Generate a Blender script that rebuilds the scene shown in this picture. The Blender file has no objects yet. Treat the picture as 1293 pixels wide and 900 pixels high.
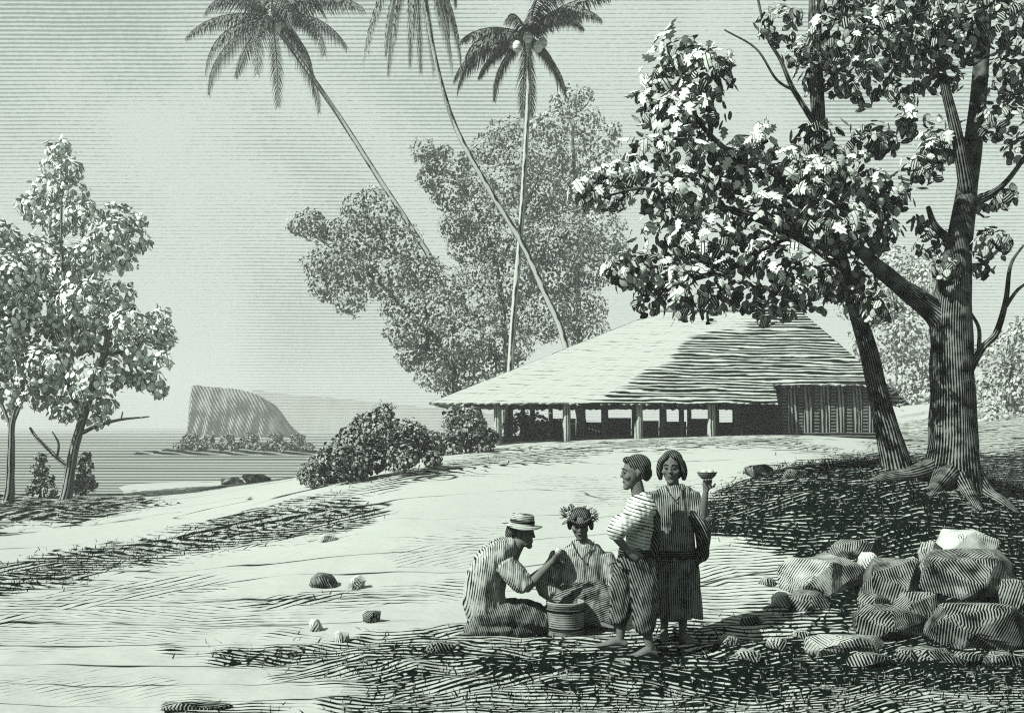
import bpy, bmesh, math, random
import numpy as np
from mathutils import Vector, Matrix, noise as mnoise

random.seed(7)
rng = np.random.default_rng(7)
S = bpy.context.scene
COL = S.collection
R = math.radians

# ------------------------------------------------------------------ camera
F = 1257.0                 # focal length in pixels of the 1293 x 900 picture
CX, HZ = 646.5, 540.0      # picture centre column, horizon row
CAMZ = 1.9
cd = bpy.data.cameras.new('camera')
cam = bpy.data.objects.new('camera', cd)
COL.objects.link(cam)
cam.location = (0, 0, CAMZ)
cam.rotation_euler = (R(90), 0, 0)
cd.sensor_width = 36.0
cd.lens = 36.0 * F / 1293.0
cd.shift_y = (HZ - 450.0) / 1293.0
cd.clip_start = 0.1
cd.clip_end = 6000
S.camera = cam

# ------------------------------------------------------------------ view
S.view_settings.view_transform = 'Standard'
S.view_settings.look = 'None'
S.view_settings.gamma = 1.0
S.view_settings.use_curve_mapping = False
S.view_settings.exposure = 1.63
S.cycles.max_bounces = 5
S.cycles.diffuse_bounces = 2
S.cycles.use_denoising = False
S.cycles.pixel_filter_type = 'BLACKMAN_HARRIS'
S.cycles.filter_width = 1.2

TINT = (0.885, 1.0, 0.9)
PK = 0.58                  # overall reflectance of the pale tones
def paper(p, k=PK): return (p * k * TINT[0], p * k * TINT[1], p * k * TINT[2], 1)
def inkc(p):
    if p > 0.03: return (p * 0.54, p * 0.6, p * 0.55, 1)
    return (p * 0.3, p * 0.62, p * 0.44, 1)

# ------------------------------------------------------------------ node helper
class NT:
    def __init__(s, tree):
        s.t = tree; s.n = tree.nodes; s.l = tree.links
    def node(s, typ, **kw):
        n = s.n.new(typ)
        for k, v in kw.items(): setattr(n, k, v)
        return n
    def put(s, sock, v):
        if isinstance(v, bpy.types.NodeSocket): s.l.new(v, sock)
        else: sock.default_value = v
    def m(s, op, a, b=0.0, c=0.0, clamp=False):
        n = s.node('ShaderNodeMath', operation=op, use_clamp=clamp)
        s.put(n.inputs[0], a); s.put(n.inputs[1], b); s.put(n.inputs[2], c)
        return n.outputs[0]
    def dot(s, v, d):
        n = s.node('ShaderNodeVectorMath', operation='DOT_PRODUCT')
        s.put(n.inputs[0], v); n.inputs[1].default_value = d
        return n.outputs['Value']
    def noise(s, vec, scale, detail=2.0, dist=0.0):
        n = s.node('ShaderNodeTexNoise')
        if vec is not None: s.l.new(vec, n.inputs['Vector'])
        n.inputs['Scale'].default_value = scale
        n.inputs['Detail'].default_value = detail
        n.inputs['Distortion'].default_value = dist
        return n.outputs['Fac']
    def smooth(s, x, lo, hi):
        n = s.node('ShaderNodeMapRange', interpolation_type='SMOOTHSTEP')
        s.put(n.inputs['Value'], x); s.put(n.inputs['From Min'], lo); s.put(n.inputs['From Max'], hi)
        return n.outputs['Result']
    def mix(s, f, a, b):
        n = s.node('ShaderNodeMix', data_type='RGBA')
        s.put(n.inputs[0], f); s.put(n.inputs[6], a); s.put(n.inputs[7], b)
        return n.outputs[2]
    def lines(s, coord, width, soft=0.14):
        """1 on the paper, 0 on the ink line; coord counts lines, width = share of ink"""
        fr = s.m('FRACT', coord)
        d = s.m('MULTIPLY', s.m('ABSOLUTE', s.m('SUBTRACT', fr, 0.5)), 2.0)
        return s.smooth(d, s.m('SUBTRACT', width, soft), s.m('ADD', width, soft))

# ------------------------------------------------------------------ world: ruled pale sky
W = bpy.data.worlds.new('World'); S.world = W; W.use_nodes = True
w = NT(W.node_tree)
bg = w.n['Background']
tc = w.node('ShaderNodeTexCoord')
sep = w.node('ShaderNodeSeparateXYZ'); w.l.new(tc.outputs['Generated'], sep.inputs[0])
slope = w.m('DIVIDE', sep.outputs[2], w.m('MAXIMUM', w.m('ABSOLUTE', sep.outputs[1]), 0.25))
nz = w.noise(tc.outputs['Generated'], 2.2, 5.0, 0.8)
nf = w.noise(tc.outputs['Generated'], 240.0, 2.0)
ns = w.noise(tc.outputs['Generated'], 9.0, 2.0)
ph = w.m('MULTIPLY', w.m('LOGARITHM', w.m('MAXIMUM', w.m('ADD', 3.7, w.m('MULTIPLY', slope, 4.2)), 0.5), math.e), F / 4.2)
ph = w.m('ADD', ph, w.m('MULTIPLY', ns, 0.5))
wd = w.m('ADD', w.m('ADD', w.m('SUBTRACT', 0.31, w.m('MULTIPLY', slope, 0.35)), w.m('MULTIPLY', w.m('SUBTRACT', nz, 0.5), 2.8)), w.m('MULTIPLY', w.m('SUBTRACT', nf, 0.5), 0.6))
ln = w.lines(ph, wd, 0.2)
SKYP = 0.235
w.l.new(w.mix(ln, (SKYP * .42, SKYP * .52, SKYP * .46, 1), paper(SKYP, 1.0)), bg.inputs['Color'])
bg.inputs['Strength'].default_value = 1.0

# ------------------------------------------------------------------ sun
sd = bpy.data.lights.new('sun', 'SUN'); sun = bpy.data.objects.new('sun', sd); COL.objects.link(sun)
sd.energy = 5.0; sd.angle = R(0.5); sd.color = (1.0, 0.985, 0.95)
SUN = Vector((-0.62, -0.42, 0.72)).normalized()
sun.rotation_euler = SUN.to_track_quat('Z', 'Y').to_euler()

# ------------------------------------------------------------------ materials
def base_mat(name):
    m = bpy.data.materials.new(name); m.use_nodes = True
    t = NT(m.node_tree); b = t.n['Principled BSDF']
    b.inputs['Roughness'].default_value = 0.95
    b.inputs['Specular IOR Level'].default_value = 0.0
    return m, t, b

def ink_mat(name, d=(1, 0, 0), period=0.05, width=0.4, wob=0.6, wscale=3.0, pap=0.33, ink=0.006,
            var=0.5, vscale=4.0, coord='Object', cross=None, stain=None):
    """pale ground with dark engraved strokes that follow direction d"""
    m, t, b = base_mat(name)
    tcn = t.node('ShaderNodeTexCoord'); P = tcn.outputs[coord]; O = tcn.outputs['Object']
    def one(d, period, width, wob):
        ph = t.dot(P, tuple(x / period for x in d))
        ph = t.m('ADD', ph, t.m('MULTIPLY', t.noise(O, wscale, 2.0), wob))
        wv = t.m('ADD', width, t.m('MULTIPLY', t.m('SUBTRACT', t.noise(O, vscale, 3.0), 0.5), var * 2))
        return t.lines(ph, wv)
    f = one(d, period, width, wob)
    if cross:
        f = t.m('MULTIPLY', f, one(*cross))
    t.l.new(t.mix(f, inkc(ink), paper(pap)), b.inputs['Base Color'])
    return m

def leaf_mat(name, pap=0.3, ink=0.006, rim=0.8, n=5.0, width=0.35, dark=0.35):
    """each leaf: pale blade, dark outline and veins; some leaves heavily inked"""
    m, t, b = base_mat(name)
    uv = t.node('ShaderNodeUVMap'); sp = t.node('ShaderNodeSeparateXYZ'); t.l.new(uv.outputs[0], sp.inputs[0])
    geo = t.node('ShaderNodeNewGeometry'); rnd = geo.outputs['Random Per Island']
    out = t.m('SUBTRACT', 1.0, t.smooth(sp.outputs[0], rim - 0.08, rim + 0.08))
    wv = t.m('ADD', width, t.m('MULTIPLY', t.m('SUBTRACT', rnd, 0.5), dark * 2))
    f = t.m('MULTIPLY', out, t.lines(t.m('ADD', t.m('MULTIPLY', sp.outputs[1], n), t.m('MULTIPLY', rnd, 7.0)), wv))
    t.l.new(t.mix(f, inkc(ink), paper(pap)), b.inputs['Base Color'])
    return m

M = {}
M['leaf_lit'] = leaf_mat('leaf_lit', 0.70, 0.008, 0.9, 3.0, 0.1, 0.3)  # sunlight painted in: bright leaves for the lit sides of the crowns
M['leaf_mid'] = leaf_mat('leaf_mid', 0.40, 0.006, 0.86, 4.0, 0.38, 0.5)
M['leaf_left'] = leaf_mat('leaf_left', 0.80, 0.008, 0.91, 3.0, 0.02, 0.55)
M['leaf_dark'] = leaf_mat('leaf_dark', 0.2, 0.006, 0.86, 3.0, 0.4, 0.4)
M['leaf_far'] = leaf_mat('leaf_far', 0.38, 0.17, 0.86, 2.0, 0.2, 0.5)  # distance haze painted into paler ink and blade
M['leaf_hazy'] = leaf_mat('leaf_hazy', 0.42, 0.25, 0.88, 2.0, 0.2, 0.4)  # stronger distance haze painted into the leaf colour
M['leaf_bush'] = leaf_mat('leaf_bush', 0.30, 0.008, 0.86, 2.0, 0.2, 0.6)
M['frond'] = leaf_mat('frond', 0.18, 0.005, 0.8, 2.0, 0.4, 0.4)
M['frond_dry'] = leaf_mat('frond_dry', 0.36, 0.02, 0.8, 2.0, 0.4, 0.4)
M['bark'] = ink_mat('bark', (1, 0, 0), 0.029, 0.66, 0.9, 2.2, 0.19, 0.004, 1.0, 6.0, 'UV')
M['bark_left'] = ink_mat('bark_left', (1, 0, 0), 0.12, 0.5, 1.2, 1.2, 0.28, 0.006, 0.4, 2.0, 'UV')
M['bark_palm'] = ink_mat('bark_palm', (1, 0.0, 0), 0.3, 0.3, 0.5, 0.8, 0.40, 0.01, 0.6, 1.6, 'UV')
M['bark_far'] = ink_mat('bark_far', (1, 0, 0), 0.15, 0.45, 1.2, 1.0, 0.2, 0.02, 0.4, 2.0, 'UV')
M['nut'] = ink_mat('nut', (0, 0, 1), 0.2, 0.1, 1.0, 3.0, 0.75, 0.02, 0.3, 3.0)
M['post'] = ink_mat('post', (1, 0.4, 0), 0.11, 0.25, 0.8, 2.0, 0.36, 0.008, 0.5, 2.0)
M['plank'] = ink_mat('plank', (1, 0, 0.05), 0.16, 0.5, 1.0, 0.6, 0.26, 0.008, 0.5, 1.2)
M['plank_dark'] = ink_mat('plank_dark', (0, 0, 1), 0.14, 0.55, 1.0, 0.6, 0.16, 0.006, 0.5, 1.2)
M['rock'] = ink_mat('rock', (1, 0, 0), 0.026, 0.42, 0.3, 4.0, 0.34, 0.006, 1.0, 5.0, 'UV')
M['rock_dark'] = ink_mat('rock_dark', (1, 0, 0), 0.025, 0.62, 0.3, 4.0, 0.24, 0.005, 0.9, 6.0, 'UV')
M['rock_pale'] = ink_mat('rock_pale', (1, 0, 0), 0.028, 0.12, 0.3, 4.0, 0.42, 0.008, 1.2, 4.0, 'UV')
M['fruit'] = ink_mat('fruit', (0.5, 0.1, 0.85), 0.02, 0.1, 0.3, 4.0, 0.42, 0.008, 0.6, 9.0)
M['skin'] = ink_mat('skin', (0.75, 0.2, 0.65), 0.018, 0.36, 0.3, 5.0, 0.14, 0.08, 0.5, 12.0)
M['hair'] = ink_mat('hair', (0.9, 0, 0.45), 0.017, 0.6, 0.5, 9.0, 0.12, 0.006, 0.6, 14.0)
M['shirt_pale'] = ink_mat('shirt_pale', (1, 0.2, -0.15), 0.019, 0.34, 0.35, 5.0, 0.34, 0.010, 0.9, 9.0)
M['shirt_stripe'] = ink_mat('shirt_stripe', (0.28, 0, 1), 0.03, 0.2, 0.3, 5.0, 0.48, 0.008, 0.6, 9.0)
M['blouse'] = ink_mat('blouse', (1, 0, 0.1), 0.018, 0.34, 0.35, 5.0, 0.34, 0.012, 0.9, 10.0)
M['tunic'] = ink_mat('tunic', (1, 0, 0.04), 0.018, 0.44, 0.35, 5.0, 0.24, 0.010, 0.9, 9.0)
M['skirt'] = ink_mat('skirt', (1, 0, 0.02), 0.019, 0.5, 0.35, 4.0, 0.2, 0.008, 0.9, 9.0)
M['trousers'] = ink_mat('trousers', (0.95, 0.1, 0.3), 0.019, 0.55, 0.5, 5.0, 0.16, 0.007, 0.9, 9.0)
M['shawl'] = ink_mat('shawl', (0.9, 0.2, 0.4), 0.019, 0.68, 0.5, 5.0, 0.18, 0.006, 0.7, 10.0)
M['lapcloth'] = ink_mat('lapcloth', (-0.35, 0.2, 0.95), 0.019, 0.5, 0.9, 6.0, 0.19, 0.007, 0.9, 10.0)
M['straw'] = ink_mat('straw', (0.1, 0, 1), 0.016, 0.3, 0.4, 6.0, 0.38, 0.01, 0.7, 12.0)
M['band'] = ink_mat('band', (0, 0, 1), 0.02, 0.75, 0.4, 4.0, 0.12, 0.006, 0.4, 8.0)
M['bucket'] = ink_mat('bucket', (0, 0.02, 1), 0.02, 0.3, 0.3, 4.0, 0.24, 0.006, 0.7, 8.0)
M['feature'] = ink_mat('feature', (0, 0, 1), 0.02, 0.9, 0.1, 4.0, 0.03, 0.004, 0.0, 6.0)
M['cliff'] = ink_mat('cliff', (1, 0, 0.6), 1.0, 0.55, 1.2, 0.14, 0.26, 0.01, 1.2, 0.2)
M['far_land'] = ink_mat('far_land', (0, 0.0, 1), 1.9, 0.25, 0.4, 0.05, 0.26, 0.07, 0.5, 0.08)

# ------------------------------------------------------------------ mesh helpers
def link(name, me, mat=None, parent=None, smooth=False):
    o = bpy.data.objects.new(name, me); COL.objects.link(o)
    if mat is not None and not me.materials: me.materials.append(M[mat] if isinstance(mat, str) else mat)
    if parent is not None: o.parent = parent
    if smooth: me.polygons.foreach_set('use_smooth', [True] * len(me.polygons))
    return o
def tag(o, label, cat, group=None):
    o['label'] = label; o['category'] = cat
    if group: o['group'] = group
    return o
def thing(name, label, cat, loc=(0, 0, 0), group=None):
    o = bpy.data.objects.new(name, None); COL.objects.link(o); o.location = loc
    o.empty_display_size = 0.1
    return tag(o, label, cat, group)
def mesh(name, V, Fc, uv=None):
    me = bpy.data.meshes.new(name)
    V = np.asarray(V, dtype=np.float64).reshape(-1, 3)
    me.from_pydata(V.tolist(), [], Fc if isinstance(Fc, list) else Fc.tolist())
    if uv is not None:
        lay = me.uv_layers.new(name='UVMap')
        idx = np.empty(len(me.loops), dtype=np.int32); me.loops.foreach_get('vertex_index', idx)
        lay.data.foreach_set('uv', np.asarray(uv, dtype=np.float32)[idx].ravel())
    me.update()
    return me

def at(px, py, d): return Vector(((px - CX) / F * d, d, CAMZ + (HZ - py) / F * d))

def spline(P, n):
    """Catmull-Rom through the rows of P"""
    P = np.asarray(P, float); k = len(P)
    if k < 3:
        t = np.linspace(0, 1, n)[:, None]; return P[0] * (1 - t) + P[-1] * t
    E = np.vstack([2 * P[0] - P[1], P, 2 * P[-1] - P[-2]])
    out = []
    for u in np.linspace(0, k - 1 - 1e-9, n):
        i = int(u); t = u - i; a, b, c, e = E[i:i + 4]
        out.append(0.5 * (2 * b + (c - a) * t + (2 * a - 5 * b + 4 * c - e) * t * t + (3 * b - a - 3 * c + e) * t ** 3))
    return np.array(out)

class Geo:
    """collects closed tubes and other pieces of ONE part"""
    def __init__(s): s.V = []; s.F = []; s.U = []
    def add(s, V, Fc, U=None):
        o = len(s.V); V = [tuple(v) for v in V]
        s.V += V; s.F += [tuple(i + o for i in f) for f in Fc]
        s.U += [tuple(u) for u in U] if U is not None else [(0, 0)] * len(V)
    def tube(s, P, rad, seg=10, n=None, caps=True, rough=0.0, flat=None, bulge=0.6):
        """P polyline, rad per point (number or (rx, ry)); ry is measured along `flat` direction"""
        P = np.asarray([tuple(p) for p in P], float)
        r = np.array([(q, q) if not hasattr(q, '__len__') else q for q in rad], float)
        if n is None: n = max(len(P), 2)
        Q = spline(np.hstack([P, r]), n) if n != len(P) or len(P) > 2 else np.hstack([P, r])
        P, r = Q[:, :3], np.maximum(Q[:, 3:], 1e-4)
        T = np.gradient(P, axis=0); T /= np.linalg.norm(T, axis=1)[:, None] + 1e-12
        if caps:
            e0 = P[0] - T[0] * min(r[0]) * bulge; e1 = P[-1] + T[-1] * min(r[-1]) * bulge
            m0 = P[0] - T[0] * min(r[0]) * bulge * .7; m1 = P[-1] + T[-1] * min(r[-1]) * bulge * .7
            P = np.vstack([e0, m0, P, m1, e1]); T = np.vstack([T[0], T[0], T, T[-1], T[-1]])
            r = np.vstack([r[0] * .25, r[0] * .75, r, r[-1] * .75, r[-1] * .25])
        ref = np.array(flat if flat is not None else (0.0, 1.0, 0.0))
        if flat is None and abs(T[0] @ ref) > 0.9: ref = np.array((1.0, 0, 0))
        V = []; U = []; L = 0.0; rmax = float(np.median(r.max(axis=1)))
        for i in range(len(P)):
            if i: L += np.linalg.norm(P[i] - P[i - 1])
            b = ref - T[i] * (ref @ T[i]); nb = np.linalg.norm(b)
            b = b / nb if nb > 1e-6 else np.array((0, 0, 1.0))
            if flat is None: ref = b
            a = np.cross(b, T[i])
            for k in range(seg):
                t = 2 * math.pi * k / seg
                q = 1 + (rough * (mnoise.noise(Vector((math.cos(t) * 2.3 + P[i][0] * 3, math.sin(t) * 2.3 + P[i][1], P[i][2] * 1.7)))) if rough else 0)
                V.append(P[i] + (a * math.cos(t) * r[i][0] + b * math.sin(t) * r[i][1]) * q)
                U.append((t * rmax, L))
        Fc = []
        for i in range(len(P) - 1):
            for k in range(seg):
                k2 = (k + 1) % seg
                Fc.append((i * seg + k, i * seg + k2, (i + 1) * seg + k2, (i + 1) * seg + k))
        if caps:
            Fc.append(tuple(range(seg))[::-1]); Fc.append(tuple((len(P) - 1) * seg + k for k in range(seg)))
        s.add(V, Fc, U)
        return s
    def ball(s, c, r, seg=12, rings=8, rot=None):
        r = (r, r, r) if not hasattr(r, '__len__') else r
        V = []; Fc = []
        for i in range(rings + 1):
            ph = math.pi * (i + 0.02) / (rings + 0.04)
            for k in range(seg):
                t = 2 * math.pi * k / seg
                v = Vector((math.sin(ph) * math.cos(t) * r[0], math.sin(ph) * math.sin(t) * r[1], math.cos(ph) * r[2]))
                if rot is not None: v = rot @ v
                V.append(v + Vector(c))
        for i in range(rings):
            for k in range(seg):
                k2 = (k + 1) % seg
                Fc.append((i * seg + k, (i + 1) * seg + k, (i + 1) * seg + k2, i * seg + k2))
        Fc.append(tuple(range(seg))); Fc.append(tuple(rings * seg + k for k in range(seg))[::-1])
        s.add(V, Fc); return s
    def rings(s, rows, caps=True):
        """rows: list of closed rings (same length)"""
        n = len(rows[0]); V = [v for r_ in rows for v in r_]; Fc = []
        for i in range(len(rows) - 1):
            for k in range(n):
                k2 = (k + 1) % n
                Fc.append((i * n + k, i * n + k2, (i + 1) * n + k2, (i + 1) * n + k))
        if caps: Fc.append(tuple(range(n))[::-1]); Fc.append(tuple((len(rows) - 1) * n + k for k in range(n)))
        s.add(V, Fc); return s
    def box(s, c, h, rot=None):
        V = [Vector((x * h[0], y * h[1], z * h[2])) for x in (-1, 1) for y in (-1, 1) for z in (-1, 1)]
        if rot is not None: V = [rot @ v for v in V]
        s.add([v + Vector(c) for v in V], [(0, 1, 3, 2), (4, 6, 7, 5), (0, 4, 5, 1), (2, 3, 7, 6), (0, 2, 6, 4), (1, 5, 7, 3)]); return s
    def obj(s, name, mat, parent=None, smooth=True):
        return link(name, mesh(name, s.V, s.F, s.U), mat, parent, smooth)
    def fused(s, name, mat, parent=None, voxel=0.006, it=2, fold=0.0):
        """melt the overlapping closed pieces into one continuous skin"""
        tmp = bpy.data.objects.new('tmp', mesh('tmp', s.V, s.F)); COL.objects.link(tmp)
        bm = bmesh.new(); bm.from_mesh(tmp.data); bmesh.ops.recalc_face_normals(bm, faces=bm.faces); bm.to_mesh(tmp.data); bm.free()
        md = tmp.modifiers.new('r', 'REMESH'); md.mode = 'VOXEL'; md.voxel_size = voxel
        sm = tmp.modifiers.new('s', 'SMOOTH'); sm.factor = 0.5; sm.iterations = it
        dg = bpy.context.evaluated_depsgraph_get()
        me = bpy.data.meshes.new_from_object(tmp.evaluated_get(dg)); me.name = name
        bpy.data.objects.remove(tmp)
        if fold:
            nv = len(me.vertices); nn = np.empty(nv * 3, np.float32); me.vertices.foreach_get('normal', nn); nn = nn.reshape(-1, 3)
            cc = np.empty(nv * 3, np.float32); me.vertices.foreach_get('co', cc); cc = cc.reshape(-1, 3); qq = np.empty(nv)
            for i_, c in enumerate(cc):
                c = Vector(c.tolist()); qq[i_] = mnoise.noise(Vector((c.x * 17, c.y * 17, c.z * 5 + c.x * 4))) + .5 * mnoise.noise(Vector((c.x * 34, c.y * 34, c.z * 9)))
            me.vertices.foreach_set('co', (cc + nn * (fold * qq)[:, None]).astype(np.float32).ravel()); me.update()
        me.materials.clear()
        return link(name, me, mat, parent, True)

# ------------------------------------------------------------------ terrain
ctrl = []
def cp(px, py, d): ctrl.append((px, d, CAMZ + (HZ - py) / F * d))
def cz(px, d, z): ctrl.append((px, d, z))
for px in (-500, 200, 646, 1200, 1800): cz(px, 2.0, 0.0); cz(px, 5.0, 0.0)
for a in [(0, 900, 6.6), (646, 900, 6.6), (1100, 890, 6.75), (1293, 890, 6.8),
          (800, 825, 8.38), (640, 797, 9.3), (900, 808, 8.9), (1050, 822, 8.5), (1250, 815, 8.6),
          (1200, 606, 14.8), (1120, 592, 15.2), (1293, 668, 13.2), (960, 600, 16.5), (895, 625, 17), (1060, 660, 12.2), (1200, 690, 11.6), (930, 690, 12.0),
          (1010, 575, 27), (880, 600, 24), (760, 640, 19), (627, 563, 42), (850, 552, 43), (1000, 549, 43), (1150, 560, 40),
          (720, 575, 32), (560, 580, 34), (440, 603, 30), (375, 618, 29), (600, 630, 21), (500, 655, 18), (400, 645, 23),
          (560, 705, 13.5), (300, 745, 12), (100, 700, 19), (0, 745, 13), (0, 800, 9.6), (250, 690, 19), (250, 640, 30),
          (85, 632, 38), (10, 634, 38), (0, 662, 30), (150, 625, 43), (330, 606, 50), (180, 612, 50)]: cp(*a)
for px, d, z in [(-300, 10, -.15), (-300, 20, -.6), (-300, 40, -.9), (-300, 58, -1.25), (100, 60, -1.3), (300, 64, -1.3), (420, 60, -.9), (-300, 100, -3), (100, 100, -3), (350, 100, -3), (470, 100, -1.6), (500, 60, .6),
                 (600, 70, 1.2), (800, 60, 1.5), (800, 120, 1.2), (600, 120, -.5), (1100, 60, 1.6), (1300, 30, .3), (1500, 14, .2), (1500, 30, .4), (1300, 60, 2.6), (1300, 110, 9), (1150, 120, 6), (1700, 60, 3), (1700, 110, 9), (1700, 10, .2),
                 (-300, 170, -4), (300, 170, -4), (600, 170, -3), (900, 170, 0), (1300, 170, 10), (1700, 170, 10)]: cz(px, d, z)
CT = np.array(ctrl)
def uvw(px, d): return np.stack([(px - CX) / F * 2.2, np.log(d)], -1)
CU = uvw(CT[:, 0], CT[:, 1])
def tk(r2): return 0.5 * r2 * np.log(r2 + 1e-9)
def pdist(A, B): return ((A[:, None, :] - B[None, :, :]) ** 2).sum(-1)
nC = len(CT)
K = tk(pdist(CU, CU)) + np.eye(nC) * 2e-3
Pm = np.hstack([np.ones((nC, 1)), CU])
SYS = np.block([[K, Pm], [Pm.T, np.zeros((3, 3))]])
SOL = np.linalg.solve(SYS, np.concatenate([CT[:, 2], np.zeros(3)]))
def zbase(px, d):
    Q = uvw(np.asarray(px, float).ravel(), np.asarray(d, float).ravel())
    return tk(pdist(Q, CU)) @ SOL[:nC] + np.hstack([np.ones((len(Q), 1)), Q]) @ SOL[nC:]
def ground(x, y):
    y = max(y, 2.0)
    return float(zbase([x * F / y + CX], [y])[0])
def hit(px, py):
    ds = np.exp(np.linspace(math.log(3), math.log(150), 900))
    zz = zbase(np.full(900, px), ds); ray = CAMZ + (HZ - py) / F * ds
    k = np.where(zz >= ray)[0]
    d = ds[k[0]] if len(k) else 60.0
    return Vector(((px - CX) / F * d, d, float(zbase([px], [d])[0])))

# dark, grown-over earth, with foreground tree shade painted into its tone (outlines in picture columns/rows, laid on the ground)
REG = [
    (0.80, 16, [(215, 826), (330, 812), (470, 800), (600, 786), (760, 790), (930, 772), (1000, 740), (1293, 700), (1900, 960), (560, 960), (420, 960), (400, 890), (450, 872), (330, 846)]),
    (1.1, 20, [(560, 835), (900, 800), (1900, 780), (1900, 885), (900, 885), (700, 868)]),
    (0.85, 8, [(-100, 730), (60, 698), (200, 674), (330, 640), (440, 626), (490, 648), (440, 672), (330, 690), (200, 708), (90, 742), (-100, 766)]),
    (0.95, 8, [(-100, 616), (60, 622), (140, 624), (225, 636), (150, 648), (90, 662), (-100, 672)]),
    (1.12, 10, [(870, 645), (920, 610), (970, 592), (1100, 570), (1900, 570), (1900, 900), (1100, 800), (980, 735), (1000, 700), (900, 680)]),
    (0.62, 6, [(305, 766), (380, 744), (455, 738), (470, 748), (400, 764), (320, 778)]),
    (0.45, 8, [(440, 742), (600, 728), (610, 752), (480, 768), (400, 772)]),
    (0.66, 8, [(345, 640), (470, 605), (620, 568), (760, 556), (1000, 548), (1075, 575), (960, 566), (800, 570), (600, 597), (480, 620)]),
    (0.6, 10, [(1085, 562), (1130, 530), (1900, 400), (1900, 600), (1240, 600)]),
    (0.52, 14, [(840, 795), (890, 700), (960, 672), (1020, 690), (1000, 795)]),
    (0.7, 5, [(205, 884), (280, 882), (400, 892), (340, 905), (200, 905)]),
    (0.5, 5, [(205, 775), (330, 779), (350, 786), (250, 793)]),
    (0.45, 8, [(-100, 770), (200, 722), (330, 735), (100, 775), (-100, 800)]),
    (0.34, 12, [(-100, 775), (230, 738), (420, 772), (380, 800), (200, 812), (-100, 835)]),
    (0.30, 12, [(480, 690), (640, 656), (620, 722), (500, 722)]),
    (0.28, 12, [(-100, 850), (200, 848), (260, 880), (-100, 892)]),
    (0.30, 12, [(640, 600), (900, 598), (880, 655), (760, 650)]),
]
def poly_sd(P, poly):
    """signed distance, positive inside"""
    poly = np.asarray(poly, float); n = len(poly)
    d = np.full(len(P), 1e18); ins = np.zeros(len(P), bool)
    for i in range(n):
        a, b = poly[i], poly[(i + 1) % n]; e = b - a; q = P - a
        t = np.clip((q @ e) / (e @ e + 1e-9), 0, 1)
        d = np.minimum(d, ((q - t[:, None] * e) ** 2).sum(1))
        c = (a[1] > P[:, 1]) != (b[1] > P[:, 1])
        with np.errstate(divide='ignore', invalid='ignore'):
            xx = e[0] * (P[:, 1] - a[1]) / e[1] + a[0]
        ins ^= c & (P[:, 0] < xx)
    return np.where(ins, 1, -1) * np.sqrt(d)
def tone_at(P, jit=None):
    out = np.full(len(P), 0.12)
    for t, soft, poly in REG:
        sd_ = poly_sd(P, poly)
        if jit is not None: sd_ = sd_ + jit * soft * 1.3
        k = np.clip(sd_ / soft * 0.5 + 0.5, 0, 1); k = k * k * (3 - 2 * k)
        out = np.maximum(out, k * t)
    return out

pxs = np.arange(-420, 1761, 5.0); nX = len(pxs)
dsr = np.exp(np.linspace(math.log(2.4), math.log(165), 420)); nY = len(dsr)
GX, GD = np.meshgrid(pxs, dsr)
Z = np.concatenate([zbase(GX[i], GD[i]) for i in range(nY)])
X = ((GX - CX) / F * GD).ravel(); Y = GD.ravel()
# soil relief
def nz2(x, y, s, o=0.0): return np.array([mnoise.noise(Vector((a * s + o, b * s, o))) for a, b in zip(x, y)])
n1 = nz2(X, Y, 0.9); n2 = nz2(X, Y, 3.4, 5.0); n3 = nz2(GX.ravel() * .012, np.log(Y) * 22, 1.0, 2.0)
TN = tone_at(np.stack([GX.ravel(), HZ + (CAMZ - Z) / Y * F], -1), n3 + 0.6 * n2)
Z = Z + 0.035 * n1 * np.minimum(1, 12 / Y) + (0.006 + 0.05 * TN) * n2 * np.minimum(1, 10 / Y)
idx = np.arange(nX * nY).reshape(nY, nX)
Fq = np.stack([idx[:-1, :-1], idx[:-1, 1:], idx[1:, 1:], idx[1:, :-1]], -1).reshape(-1, 4)
gme = mesh('ground', np.stack([X, Y, Z], -1), Fq)
att = gme.attributes.new('cover', 'FLOAT', 'POINT'); att.data.foreach_set('value', TN.astype(np.float32))
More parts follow.
